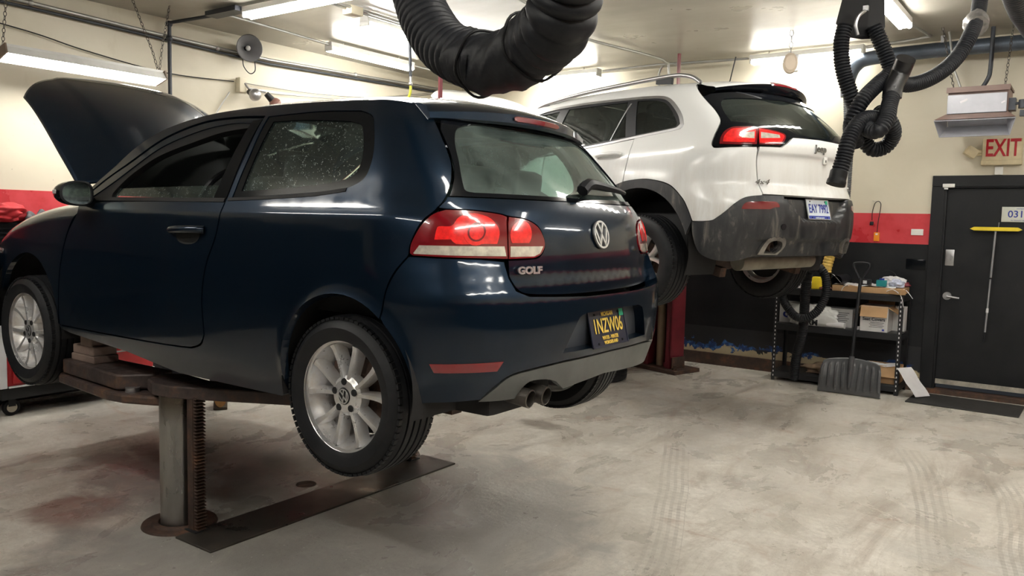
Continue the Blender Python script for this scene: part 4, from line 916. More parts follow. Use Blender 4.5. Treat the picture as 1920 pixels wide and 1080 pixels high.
MB().cyl((0, -.70, .24), (0, .70, .24), .04).box((.25, -.50, .24), (.5, .07, .07), rotm(y=.2)).box((.25, .50, .24), (.5, .07, .07), rotm(y=.2)).box((0, 0, .28), (.3, .25, .2), bev=.04).build('rear_axle', m_rusty, jeep)
for x, y, f_ in ((0, -.80, 1), (-2.72, -.80, 1), (0, .80, -1), (-2.72, .80, -1)): make_wheel(jeep, (x, y, .26), .360, .228, .222, 'jeep', f_, spin=.3, badge=False)
MB().tube([(.10, 0, 1.70), (.12, 0, 1.78), (.15, 0, 1.90)], .005, 8).cyl((.09, 0, 1.68), (.105, 0, 1.71), .018, .010).build('antenna', m_trim, jeep)
mb = MB(); mb.grid([[(-2.98-.42*abs(math.cos(t))**.7, .90*abs(math.sin(t))**.7*(1 if t > 0 else -1), .30+.6*j/6) for j in range(7)] for t in [-PI/2+PI*i/24 for i in range(25)]]); mb.build('front_bumper', m_clad, jeep)

# ================================================================ in-ground lift under the hatchback
lift = thing('inground_lift', 'rusty two-piston in-ground lift carrying the dark blue hatchback', 'vehicle lift')
o = MB().box((-1.0, .035, .004), (.28, 1.75, .012)).build('floor_plate', M('oily_floor_plate', fn=lambda t: (t.set('Base Color', t.ramp(t.noise(6, 8, .7), [(.35, (.03, .028, .025)), (.6, (.07, .06, .05)), (.8, (.14, .10, .07))])), t.set('Metallic', .4), t.set('Roughness', t.gray(t.noise(3, 6), .35, .65, .22, .6)))), lift, bevel=.003)
for i, (px, py) in enumerate(((-1.30, -.715), (-1.30, .80))):
    MB().cyl((px, py, 0), (px, py, .655), .089, n=64, cap=True).build('piston', m_post, lift, smooth=True)
    MB().lathe([(.09, .0), (.10, .018), (.13, .022), (.135, .012), (.175, .010), (.18, -.002)], 'Z', 48).build('piston_collar', m_rusty, lift, (px, py, 0))
    rk = MB(); rx, ry = -1.135, py-.01
    rk.box((rx-.012, ry, .33), (.045, .055, .66))
    for k in range(40): rk.b.verts; rk.prism([(0, 0), (.028, .005), (.028, .009), (0, .0165)], .05, Matrix.Translation((rx+.010, ry+.025, .01+k*.0165)) @ Matrix.Rotation(PI/2, 4, 'X'))
    rk.build('locking_rack', m_rusty, lift, smooth=False)
    MB().box((rx, ry, .0135), (.09, .085, .006)).build('rack_slot', m_dark, lift)
    sg = 1 if i == 0 else -1      # arms on the far side mirror the near ones
    def Yy(y): return y if i == 0 else .085-y
    pl = [(-2.40, -.64), (-2.37, -.77), (-2.30, -.81), (-1.70, -.865), (-1.58, -.85), (-1.42, -.78), (-1.30, -.70), (-1.36, -.52), (-1.8, -.50), (-2.36, -.55)]
    pl = [(x, Yy(y)) for x, y in pl]
    if i: pl = pl[::-1]
    MB().prism(pl, .048, Matrix.Translation((0, 0, .585))).build('swing_arm', m_arm, lift, smooth=False, bevel=.012)
    q = [(-2.30, -.60), (-2.30, -.79), (-1.66, -.835), (-1.55, -.70), (-1.56, -.58)]; q = [(x, Yy(y)) for x, y in q]
    if i: q = q[::-1]
    MB().prism(q, .080, Matrix.Translation((0, 0, .640))).build('arm_carrier', m_arm, lift, smooth=False, bevel=.010)
    pts = [(-1.55, -.66), (-1.47, -.775), (-1.36, -.815), (-1.22, -.80), (-.52, -.44), (-.46, -.36), (-.52, -.28), (-1.20, -.60), (-1.45, -.58)]; q = [(x, Yy(y)) for x, y in pts]
    if i: q = q[::-1]
    MB().prism(q, .062, Matrix.Translation((0, 0, .655))).build('swing_arm', m_arm, lift, smooth=False, bevel=.008)
    MB().box((-.62, Yy(-.42), .735), (.16, .11, .04)).box((-.62, Yy(-.45), .80), (.10, .10, .10)).build('arm_adapter', m_arm, lift, smooth=False, bevel=.006)
    MB().box((-2.12, Yy(-.70), .740), (.24, .14, .04)).box((-2.12, Yy(-.70), .785), (.22, .13, .05)).box((-2.10, Yy(-.71), .835), (.12, .10, .06)).build('arm_adapter', M('dusty_steel', (.26, .19, .16), .6, .3, var=.3), lift, smooth=False, bevel=.006)
    MB().cyl((-1.60, Yy(-.78), .63), (-1.60, Yy(-.78), .655), .035).build('pivot_bolt', m_steel, lift)
# ================================================================ two-post lift under the white car
lf2 = thing('two_post_lift', 'maroon two-post lift holding up the white sport utility vehicle', 'vehicle lift', (-1.715, 3.50, 0), (0, 0, -math.radians(16.5)))
for s in (-1, 1):
    c = MB(); y0 = s*1.46
    c.box((0, y0+s*.10, 1.25), (.34, .02, 2.42)).box((-.17, y0, 1.25), (.02, .22, 2.42)).box((.17, y0, 1.25), (.02, .22, 2.42)).box((-.15, y0-s*.10, 1.25), (.06, .02, 2.42)).box((.15, y0-s*.10, 1.25), (.06, .02, 2.42))
    c.build('lift_column', m_maroon, lf2, smooth=False, bevel=.003)
    b = MB().box((0, y0+s*.02, .02), (.62, .40, .04)).box((.20, y0+s*.0, .10), (.012, .2, .12)).box((-.20, y0, .10), (.012, .2, .12)); b.build('base_plate', m_rusty, lf2, smooth=False, bevel=.004)
    for x in (-.26, .26): MB().cyl((x, y0-s*.12, .04), (x, y0-s*.12, .085), .014).cyl((x, y0-s*.12, .04), (x, y0-s*.12, .058), .024, n=6).build('anchor_bolt', m_rusty, lf2)
    MB().box((0, y0, 1.25), (.26, .15, .75)).build('carriage', m_under, lf2, bevel=.006)
    MB().cyl((-.04, y0, .04), (-.04, y0, .9), .045).build('hydraulic_ram', M('dull_yellow_pipe', (.30, .22, .14), .5, .4), lf2)
    MB().box((.07, y0-s*.02, 1.9), (.022, .028, 2.74)).box((.07, y0-s*.02, .04), (.05, .06, .08)).build('overhead_pipe', m_maroon, lf2)
    for dx in (-1, 1):
        a = Vector((dx*.10, y0-s*.10, 1.12)); e = Vector((dx*(.95 if dx < 0 else .62), s*.62, 1.12)); d = e-a
        MB().box((a+e)/2, (d.length, .11, .08), rotm(z=math.atan2(d.y, d.x))).cyl((e.x, e.y, 1.10), (e.x, e.y, 1.225), .055).build('swing_arm', m_maroon, lf2, bevel=.004)
# tyre lying on the floor behind the lift
tt = MB(); R = .33
tt.lathe([(.20, .0), (.27, .0), (.31, .012), (.325, .03), (.330, .06), (.322, .066), (.322, .074), (.330, .08), (.330, .10), (.322, .106), (.322, .114), (.330, .12), (.330, .15), (.318, .17), (.29, .186), (.24, .19), (.21, .18), (.205, .14), (.20, .05)], 'Z', 64)
o = tt.build('discarded_tyre', m_tyre, None, (-1.62, 3.98, 0)); tag(o, 'loose black tyre lying flat on the floor behind the dark blue hatchback', 'tyre')

# ================================================================ ceiling lights
m_tube = bpy.data.materials.new('fluorescent_tube'); m_tube.use_nodes = True; _t = NT(m_tube); _t.set('Base Color', (.9, .9, .9)); _t.set('Emission Color', (1, .965, .895)); _t.set('Emission Strength', TUBE)
m_housing = M('white_enamel', (.62, .62, .60), .3, var=.08)
def fixture(name, label, a, b, two=True, z=3.19, group='fluorescent ceiling fixtures'):
    a = Vector((*a, z)); b = Vector((*b, z)); d = b-a; L = d.length; rz = math.atan2(d.y, d.x); t = thing(name, label, 'light', tuple((a+b)/2), (0, 0, rz), group)
    MB().box((0, 0, .048), (L, .10, .05)).build('housing', m_housing, t, smooth=False, bevel=.006)
    for x in (-L/2+.012, L/2-.012): MB().box((x, 0, .012), (.02, .105, .05)).build('lamp_holder', m_housing, t, bevel=.003)
    for y in ((-.034, .034) if two else (0,)): MB().cyl((-L/2+.02, y, 0), (L/2-.02, y, 0), .018, n=14).build('tube', m_tube, t)
    for x in (-L/3, L/3): MB().cyl((x, 0, .08), (x, 0, CEIL-z), .006, n=8).build('hanger', m_galv, t)
    return t
G0 = 'fluorescent ceiling fixtures'
fixture('ceiling_light', 'fluorescent ceiling fixture above the open blue hood at the top edge', (-3.59, 1.38), (-1.15, 1.38))
fixture('ceiling_light', 'fluorescent ceiling fixture nearest the left wall, right of the horn speaker', (-4.00, 2.64), (-4.00, 3.86))
fixture('ceiling_light', 'fluorescent ceiling fixture half hidden behind the left limb of the thick black hose', (-2.91, 2.07), (-2.91, 4.45))
fixture('ceiling_light', 'short fluorescent ceiling fixture by the back wall, left of the maroon pole', (-3.55, 5.15), (-2.33, 5.15))
fixture('ceiling_light', 'long fluorescent ceiling fixture by the back wall, right of the maroon pole', (-.64, 5.28), (.45, 5.28))
fixture('ceiling_light', 'fluorescent ceiling fixture at the top edge, right of the black hose hanger', (.95, 1.98), (.95, 4.41))
fixture('ceiling_light', 'unseen fluorescent fixture added outside the frame to light the front of the bay', (1.9, .9), (4.3, .9))  # the fixtures outside the frame are unseen, added to brighten the room
fixture('ceiling_light', 'unseen fluorescent fixture added for light outside the frame above and behind the camera', (-.4, -3.6), (2.0, -3.6))
fixture('ceiling_light', 'unseen fluorescent fixture added for light outside the frame left of the camera', (-3.4, -2.6), (-1.0, -2.6))
fixture('ceiling_light', 'unseen fluorescent fixture added for light outside the frame right of the camera', (3.4, -2.6), (3.4, -.2))
fixture('ceiling_light', 'unseen fluorescent fixture added for light outside the frame over the tail of the hatchback', (.9, -.9), (3.0, -.9))
fixture('ceiling_light', 'unseen fluorescent fixture added for light outside the frame along the right wall', (3.6, 2.4), (3.6, 4.8))
# hanging shop light at the left wall
sl = thing('shop_light', 'white shop light hung on chains by the left wall above the open hood', 'light', (-4.20, .355, 2.66), (math.radians(-16), 0, PI/2))
mb = MB(); L = 1.24
mb.grid([[(x, -.085, -.03), (x, -.06, .035), (x, .06, .035), (x, .085, -.03)] for x in (-L/2, L/2)]); mb.box((0, 0, .045), (L, .10, .03)); mb.build('reflector', m_housing, sl, smooth=False)
for y in (-.03, .03): MB().cyl((-L/2+.03, y, -.01), (L/2-.03, y, -.01), .022, n=14).build('tube', m_tube, sl)
for x in (-L/2, L/2): MB().box((x, 0, .01), (.012, .17, .075)).build('end_cap', M('brown_plastic', (.16, .11, .08), .5), sl)
def chain(name, pts, label, r=.010, parent=None, mat=None):
    mb = MB(); pts = [Vector(p) for p in pts]; k = 0
    for a, b in zip(pts[:-1], pts[1:]):
        d = b-a; n = max(1, int(d.length/(r*2.9)))
        for i in range(n):
            c = a+d*(i+.5)/n; q = d.to_track_quat('X', 'Z').to_matrix().to_4x4() @ Matrix.Rotation((k % 2)*PI/2, 4, 'X'); k += 1; M4 = Matrix.Translation(c) @ q
            ring = [M4 @ Vector((r*1.8*math.cos(t), r*math.sin(t), 0)) for t in [2*PI*j/10 for j in range(10)]]
            mb.tube(ring+[ring[0]], r*.26, 5, cap=False)
    o = mb.build(name, mat or m_steel, parent)
    if not parent: tag(o, label, 'chain')
    return o
m_chain = M('dark_chain', (.10, .09, .08), .5, .7)
chain('hanging_chain', [(-4.20, .72, CEIL), (-4.2, .90, 2.88), (-4.2, .95, 2.72)], 'left chain of the pair meeting above the right end of the shop light', mat=m_chain)
chain('hanging_chain', [(-4.20, 1.06, CEIL), (-4.2, .985, 2.92), (-4.2, .96, 2.72)], 'right chain of the pair meeting above the right end of the shop light', mat=m_chain)
chain('hanging_chain', [(-4.20, -.20, CEIL), (-4.2, -.255, 2.72)], 'chain in the top left corner holding the left end of the shop light', mat=m_chain)
# ================================================================ pipes and wires
def pipe(name, pts, r, mat, label, cat='pipe', n=10, smooth_n=0, parent=None, fittings=(), group=None):
    pts = catmull(pts, smooth_n) if smooth_n else pts
    if fittings:
        t = thing(name, label, cat, (0, 0, 0), group=group); MB().tube(pts, r, n).build('tube', mat, t)
        for f in fittings: MB().sph(f, r*1.7, n=12).build('fitting', mat, t)
        return t
    o = MB().tube(pts, r, n).build(name, mat, parent)
    if not parent: tag(o, label, cat, group)
    return o
pipe('wall_conduit', [(-4.62, -3, 3.19), (-4.62, .13, 3.16), (-4.62, 1.28, 3.125), (-4.62, 2.4, 3.105), (-4.62, 5.30, 3.19), (-4.62, 5.36, 3.17), (-4.62, 5.40, 2.9), (-4.62, 5.4, 1.7)], .016, m_galv, 'upper of the two grey conduits running along the left wall behind the horn speaker', fittings=((-4.62, .13, 3.16), (-4.62, 1.81, 3.11), (-4.62, 3.6, 3.14)))
pipe('wall_conduit', [(-4.62, -3, 3.15), (-4.62, .13, 3.12), (-4.62, 2.4, 3.065), (-4.62, 5.24, 3.15), (-4.62, 5.30, 3.0), (-4.62, 5.3, 1.7)], .013, m_darkpipe, 'lower of the two conduits running along the left wall behind the horn speaker')
pipe('vertical_conduit', [(-4.58, 1.29, 3.24), (-4.58, 1.29, .1)], .017, m_darkpipe, 'dark vertical pipe down the left wall behind the raised blue hood', fittings=((-4.58, 1.29, 3.10), (-4.58, 1.29, 3.23)))
pipe('ceiling_conduit', [(-4.58, 1.29, 3.24), (-3.62, 1.38, 3.245)], .015, m_darkpipe, 'dark pipe from the left wall to the end of the ceiling light at the top')
pipe('ceiling_conduit', [(-3.85, 1.30, 3.24), (-3.98, 2.62, 3.235)], .012, m_galv, 'pale conduit feeding the ceiling light nearest the left wall')
MB().box((-3.8, 1.33, 3.245), (.42, .12, .04)).build('junction_channel', m_darkpipe)
tag(bpy.data.objects['junction_channel'], 'flat dark metal channel at the ceiling by the end of the top light', 'junction channel')
o = MB().box((-2.80, 1.84, 3.235), (.11, .13, .07), bev=.004).build('junction_box', M('beige_box', (.60, .55, .42), .5)); tag(o, 'beige junction box on the ceiling left of the light behind the thick hose', 'junction box')
pipe('ceiling_conduit', [(-2.75, .3, 3.26), (-2.82, 1.8, 3.25), (-2.84, 4.8, 3.255)], .013, m_galv, 'pair-left grey conduit along the ceiling beside the light behind the thick hose')
pipe('ceiling_conduit', [(-2.70, .3, 3.26), (-2.76, 1.8, 3.25), (-2.78, 4.8, 3.255)], .011, m_galv, 'pair-right grey conduit along the ceiling beside the light behind the thick hose')
pipe('ceiling_conduit', [(-4.0, 3.88, 3.235), (-4.02, 4.9, 3.235)], .011, m_galv, 'short conduit leaving the far end of the ceiling light nearest the left wall')
pipe('ceiling_conduit', [(-1.2, .8, 3.26), (-1.63, 3.4, 3.26), (-1.69, 3.75, 3.255), (-1.50, 4.72, 3.25), (-1.44, 4.95, 3.22), (-1.42, 5.02, 3.1), (-1.42, 5.02, 2.2)], .014, m_galv, 'grey conduit crossing the ceiling and bending down beside the maroon pole', smooth_n=5, fittings=((-1.67, 3.70, 3.258),))
pipe('ceiling_conduit', [(-2.30, 5.17, 3.235), (-1.66, 5.19, 3.25), (-.66, 5.26, 3.235)], .012, m_galv, 'conduit linking the two ceiling lights along the back wall')
pipe('bent_conduit', [(-1.40, 5.25, 3.22), (-1.50, 5.25, 3.26), (-1.60, 5.26, 3.25), (-1.66, 5.28, 3.15), (-1.66, 5.30, 2.9), (-1.66, 5.3, 2.2)], .013, m_galv, 'hook-shaped conduit dropping down the back wall left of the maroon pole', smooth_n=5)
pipe('ceiling_conduit', [(.96, 4.42, 3.23), (1.02, 5.0, 3.24), (.98, 5.10, 3.235), (.47, 5.26, 3.235)], .013, m_galv, 'conduit turning the corner between the two right-hand ceiling lights', smooth_n=4)
pipe('wall_wire', [(-4.63, -2, 3.1), (-4.63, -.09, 2.959), (-4.63, .55, 2.87), (-4.63, 1.29, 2.80), (-4.63, 2.0, 2.83)], .005, m_trim, 'thin sagging wire from the left edge to the twin floodlight', 'wire', 6, 6)
pipe('wall_wire', [(-4.63, 2.03, 2.83), (-4.63, 3.0, 2.85), (-4.63, 3.9, 2.93), (-4.63, 4.9, 3.12)], .004, m_steel, 'upper thin wire sagging on the left wall right of the floodlight', 'wire', 6, 6)
pipe('wall_wire', [(-4.63, 2.03, 2.75), (-4.63, 3.0, 2.81), (-4.63, 3.9, 2.90), (-4.63, 4.9, 3.10)], .004, m_steel, 'lower thin wire sagging on the left wall right of the floodlight', 'wire', 6, 6)
pipe('wall_wire', [(-4.63, 1.95, 2.72), (-4.63, 1.78, 2.45), (-4.63, 1.7, 2.1)], .006, m_bag, 'pale cord running down the wall below the twin floodlight', 'wire', 6, 4)
# horn speaker
hs = thing('horn_speaker', 'grey horn loudspeaker on the left wall over the conduits', 'speaker', (-4.50, 2.04, 3.14), (0, math.radians(6), math.radians(-16)))
MB().lathe([(.012, -.13), (.03, -.12), (.034, -.02), (.05, .03), (.085, .08), (.122, .105), (.128, .108), (.122, .112), (.082, .088), (.045, .04), (.02, .01)], 'X', 40).build('bell', M('grey_speaker_paint', (.14, .14, .145), .55), hs)
MB().sph((.07, 0, 0), .024, n=14).build('driver_dome', m_housing, hs); MB().cyl((-.13, 0, .0), (-.05, 0, 0), .042).box((-.09, .0, -.06), (.05, .05, .05)).build('speaker_body', m_trim, hs)
MB().tube(catmull([(-.06, 0, -.05), (-.04, .0, -.16), (.0, .05, -.23), (.03, .09, -.20), (.04, .08, -.11)], 5), .005, 6).build('speaker_cord', m_trim, hs)
# floodlight
fl = thing('floodlight', 'twin-lamp floodlight on a beige box on the left wall', 'floodlight', (-4.60, 2.06, 2.80))
MB().box((0, 0, 0), (.07, .075, .14), bev=.005).build('mount_box', M('beige_box', (.6, .55, .42)), fl)
for (y, z, dy, dz, m1) in ((.10, -.07, -.15, -.25, m_steel), (.30, -.06, .75, -.75, M('brown_lamp', (.22, .10, .08), .4))):
    d = Vector((.75, dy, dz)).normalized() if y < .2 else Vector((.25, dy, dz)).normalized(); c = Vector((.05, y-.04, z+.01))
    MB().cyl(c, c+d*.09, .028, .036, 16).build('lamp_socket', m_trim, fl)
    MB().cyl(c+d*.08, c+d*.13, .036, .062, 20).sph(c+d*.13, .060, (1, 1, 1), 14).build('reflector_lamp', m1, fl)
MB().tube([(.03, .02, .02), (.05, .05, -.03), (.05, .25, -.03)], .012, 8).build('lamp_arm', m_steel, fl)
# air hose drop
ah = thing('air_hose_drop', 'grey air pipe with a yellow hose hanging from the ceiling left of the maroon pole', 'air hose')
MB().cyl((-2.775, 2.5, 3.26), (-2.755, 2.5, 2.80), .014).build('drop_pipe', m_darkpipe, ah); MB().cyl((-2.755, 2.5, 2.80), (-2.752, 2.5, 2.72), .011).sph((-2.753, 2.5, 2.735), .018, n=10).build('coupling', m_steel, ah)
MB().tube(catmull([(-2.752, 2.5, 2.72), (-2.756, 2.5, 2.66), (-2.79, 2.5, 2.57), (-2.84, 2.5, 2.3), (-2.8, 2.48, 1.9), (-2.74, 2.46, 1.5)], 6), .012, 8).build('yellow_hose', M('yellow_hose', (.62, .66, .06), .4), ah)
# ================================================================ hoses
def corr(pts, r, pitch, amp=.10, seg=6, n=22, sub=10):
    c = catmull(pts, sub); L = [0]
    for a, b in zip(c[:-1], c[1:]): L.append(L[-1]+(b-a).length)
    tot = L[-1]; N = int(tot/pitch*seg); out = []; j = 0
    for i in range(N+1):
        t = tot*i/N
        while j < len(L)-2 and L[j+1] < t: j += 1
        f = (t-L[j])/max(1e-9, L[j+1]-L[j]); out.append(c[j].lerp(c[j+1], f))
    return MB().tube(out, r, n, rad=lambda i: r*(1+amp*(abs(math.cos(PI*i/seg))**.7*2-1)))
BIG = [(-.02, -.60, 3.05), (.10, -.66, 2.80), (0.234, -0.767, 2.57), (0.365, -0.877, 2.391), (0.499, -0.982, 2.244), (0.596, -1.046, 2.149), (0.708, -1.099, 2.058), (0.827, -1.145, 2.003), (0.949, -1.185, 1.966), (1.064, -1.227, 1.966), (1.167, -1.274, 1.988), (1.254, -1.331, 2.008), (1.3, -1.368, 2.061), (1.337, -1.408, 2.126), (1.38, -1.47, 2.3), (1.42, -1.55, 2.6), (1.45, -1.6, 3.0), (1.45, -1.6, 3.29)]
bh = thing('exhaust_extraction_hose', 'thick black corrugated hose looping down from the ceiling over the hatchback roof', 'exhaust hose')
corr([(-.05, -.58, 3.29)]+BIG[:9], .077, .034, .06, 8, 32).build('left_hose', m_hose, bh, angle=70)
corr(BIG[10:], .080, .046, .075, 8, 32).build('right_hose', m_hose, bh, angle=70)
cf = catmull(BIG[7:12], 8); random.seed(3)
mb = MB(); rows = []
for i, p in enumerate(cf):
    t = (cf[min(i+1, len(cf)-1)]-cf[max(i-1, 0)]).normalized(); u = t.cross(Vector((0, 0, 1))).normalized(); v = t.cross(u)
    rows.append([p+(u*math.cos(a)+v*math.sin(a))*(.080+.004*math.sin(3*a+i*.5)+.003*math.sin(7*a+i*1.3)) for a in [2*PI*k/40 for k in range(40)]])
mb.grid(rows, closev=True); mb.build('rubber_sleeve', m_hose, bh, angle=70)
for i in (6, 22):
    mb = MB(); p = cf[i]; t = (cf[i+1]-cf[i-1]).normalized(); u = t.cross(Vector((0, 0, 1))).normalized(); v = t.cross(u); pts = [p+(u*math.cos(a)+v*math.sin(a))*(.089+.003*math.sin(5*a)) for a in [2*PI*k/36 for k in range(37)]]
    mb.tube(pts, .004, 6).build('tape_edge', m_rubber, bh)
kh = thing('exhaust_extraction_hose', 'thin black corrugated hose tied in a knot hanging left of the unit heater', 'exhaust hose')
KS = dict(KA=[(1.194, 1.519, 2.588), (1.184, 1.505, 2.516), (1.188, 1.5, 2.435), (1.207, 1.503, 2.337), (1.249, 1.519, 2.213), (1.269, 1.586, 2.123), (1.282, 1.648, 2.038), (1.324, 1.67, 1.966), (1.383, 1.713, 1.977), (1.425, 1.688, 2.036), (1.422, 1.629, 2.089), (1.397, 1.60, 2.121), (1.355, 1.62, 2.15)],
 KB=[(1.303, 1.66, 2.603), (1.333, 1.674, 2.532), (1.369, 1.69, 2.442), (1.397, 1.702, 2.362), (1.418, 1.66, 2.308)],
 KC=[(1.407, 1.647, 2.352), (1.358, 1.542, 2.274), (1.317, 1.443, 2.19), (1.279, 1.431, 2.104), (1.262, 1.486, 2.041), (1.274, 1.576, 1.987)],
 KD=[(1.66, 2.66, 3.28), (1.681, 2.528, 3.029), (1.701, 2.407, 2.91), (1.71, 2.273, 2.746), (1.698, 2.126, 2.606), (1.66, 2.025, 2.481), (1.606, 1.915, 2.387), (1.54, 1.799, 2.322), (1.477, 1.69, 2.291), (1.45, 1.61, 2.299)],
 KE=[(1.44, 1.533, 2.228), (1.44, 1.465, 2.159), (1.445, 1.399, 2.084), (1.419, 1.35, 2.025), (1.36, 1.396, 2.041), (1.308, 1.488, 2.101)],
 KF=[(1.389, 1.606, 2.083), (1.369, 1.495, 2.103), (1.334, 1.394, 2.085), (1.309, 1.32, 2.023), (1.296, 1.279, 1.952), (1.285, 1.264, 1.883), (1.272, 1.248, 1.815)])
for k, v in KS.items(): corr(v, .037, .0155, .10, 4, 16, 8).build('hose_strand', m_hose, kh, angle=70)
MB().tube(catmull([(1.272, 1.248, 1.822), (1.268, 1.242, 1.79), (1.262, 1.234, 1.755)], 5), .043, 24, rad=lambda i: .042 if i < 7 else .046).build('hose_cuff', m_rubber, kh)
MB().tube(catmull([(1.492, 1.530, 2.395), (1.464, 1.562, 2.334), (1.441, 1.538, 2.263), (1.437, 1.53, 2.205)], 6), .047, 20).build('taped_joint', M('black_tape', (.012, .012, .014), .22, var=.3, vs=30, bump=.4), kh)
sd = MB()
a_, b_, c_, d_, e_ = Vector((1.205, 1.60, 2.80)), Vector((1.30, 1.73, 2.80)), Vector((1.312, 1.736, 2.62)), Vector((1.225, 1.60, 2.535)), Vector((1.178, 1.55, 2.60))
nn = Vector((-.45, -.8, 0)).normalized()
for off in (0,):
    f = [a_, b_, c_, Vector((1.30, 1.71, 2.555)), d_, e_]; A = [sd.b.verts.new(p+nn*.06) for p in f]; B = [sd.b.verts.new(p-nn*.05) for p in f]
    sd.b.faces.new(A); sd.b.faces.new(B[::-1])
    for i in range(6): sd.b.faces.new((A[i], B[i], B[(i+1) % 6], A[(i+1) % 6]))
sd.build('hose_saddle', m_rubber, kh, smooth=False, bevel=.02)
MB().tube([(1.25, 1.66, 2.78), (1.25, 1.66, 3.29)], .035, 12).build('saddle_strap', m_rubber, kh)
MB().tube(catmull([(1.285, 1.530, 2.655), (1.262, 1.500, 2.625), (1.252, 1.488, 2.58), (1.262, 1.50, 2.53)], 6), .009, 8).box((1.287, 1.535, 2.668), (.025, .02, .025)).build('hose_clamp', m_steel, kh)
for z_, k_ in ((2.73, 0), (2.755, 1)):
    pass
MB().tube(catmull([(1.725, 2.27, 2.72), (1.70, 2.24, 2.69), (1.72, 2.20, 2.66)], 4), .060, 14).build('foil_tape', M('grey_foil_tape', (.22, .21, .20), .35, .5, var=.4, vs=40), kh)
# duct on the back wall
dt = thing('ventilation_duct', 'blue-grey exhaust duct running along the back wall above the unit heater', 'duct')
m_duct = M('blue_grey_duct', (.11, .135, .17), .42, .5, var=.25)
MB().tube(catmull([(.31, 5.33, 2.80), (.305, 5.33, 2.95), (.37, 5.33, 3.09), (.53, 5.33, 3.145), (1.07, 5.33, 3.16)], 6)+[(1.72, 5.33, 3.16), (5.1, 5.33, 3.16)], .066, 24).build('duct_run', m_duct, dt)
corr([(.31, 5.35, 2.84), (.33, 5.36, 2.55), (.33, 5.36, 2.195), (.322, 5.36, 1.70), (.30, 5.3, 1.35)], .050, .022, .06, 5, 18).build('flexible_drop', M('grey_flex', (.11, .12, .13), .5), dt, angle=70)
for x in (1.10, 1.9): MB().box((x, 5.38, 3.20), (.03, .16, .16)).build('duct_bracket', m_steel, dt)
o = corr([(1.70, 1.9, 3.29), (1.808, 2.36, 3.05), (1.828, 3.241, 3.0), (1.846, 3.743, 3.0), (1.86, 5.25, 3.12)], .075, .05, .05, 6, 24).build('flexible_duct', m_darkpipe, angle=70); tag(o, 'dark flexible duct crossing the top right corner of the view', 'duct')
# unit heater
ht = thing('unit_heater', 'grey and brown unit heater hung on chains above the exit sign', 'heater', (1.445, 5.0, 2.5))
m_hb = M('brown_enamel', (.20, .13, .11), .45); m_hg = M('heater_grey', (.42, .43, .47), .4, .3, var=.12)
MB().box((0, .15, .13), (.45, .36, .22)).build('cabinet', m_hb, ht, bevel=.004)
MB().box((0, .14, .245), (.47, .40, .02)).box((0, -.055, .235), (.47, .012, .045)).build('top_flange', m_hb, ht, smooth=False)
MB().box((-.005, -.042, .115), (.44, .018, .16)).build('front_panel', m_hg, ht, bevel=.003)
mb = MB(); T0 = [(-.225, -.04, .03), (.225, -.04, .03), (.225, .02, -.07), (-.225, .02, -.07)]; T1 = [(-.30, -.20, -.035), (.30, -.20, -.035), (.26, -.13, -.17), (-.26, -.13, -.17)]
A = [mb.b.verts.new(p) for p in T0]; B = [mb.b.verts.new(p) for p in T1]
for i in range(4): mb.b.faces.new((A[i], A[(i+1) % 4], B[(i+1) % 4], B[i]))
mb.b.faces.new([mb.b.verts.new((p[0]*.98, p[1]+.005, p[2])) for p in T0][::-1])
hood = mb.build('louver_hood', m_hg, ht, smooth=False); sm_ = hood.modifiers.new('s', 'SOLIDIFY'); sm_.thickness = .006
MB().box((0, -.045, .028), (.44, .02, .016)).build('dark_slot', m_dark, ht)
mb = MB(); mb.grid([[(-.228, -.042, .036), (-.300, -.200, -.028)], [(.228, -.042, .036), (.300, -.200, -.028)]]); mb.build('hood_top', m_hb, ht, smooth=False)
MB().box((-.10, -.0525, .14), (.06, .002, .018), rotm(y=-.45)).build('sticker', m_paper, ht); MB().box((.19, -.0525, .115), (.03, .002, .012), rotm(y=-.5)).build('sticker', m_paper, ht)
MB().box((.25, .05, .10), (.05, .12, .10)).cyl((.27, .0, .10), (.45, .0, .12), .012).cyl((.33, .0, .06), (.33, .0, .13), .035).box((.36, 0, .02), (.10, .06, .05)).box((.38, .0, .12), (.07, .07, .07)).build('gas_valve', m_darkpipe, ht)
for x, tx in ((-.19, -.31), (.19, .22)): chain('support_chain', [(x+1.445, 5.0, 2.76), (tx+1.445, 5.02, CEIL)], '', .010, None, m_chain).parent = None
for i, (nm, lb) in enumerate((('support_chain', 'left chain holding up the unit heater'), ('support_chain.001', 'right chain holding up the unit heater'))): tag(bpy.data.objects[nm], lb, 'chain')
pipe('gas_pipe', [(1.16, 5.22, CEIL), (1.22, 5.2, 2.96), (1.30, 5.2, 2.74)], .010, m_galv, 'thin gas pipe slanting down to the left top of the unit heater')
pipe('flexible_conduit', [(1.50, 5.2, CEIL), (1.50, 5.2, 2.95), (1.485, 5.2, 2.85), (1.43, 5.2, 2.75)], .018, m_darkpipe, 'dark flexible conduit bending down to the middle top of the unit heater', smooth_n=4)
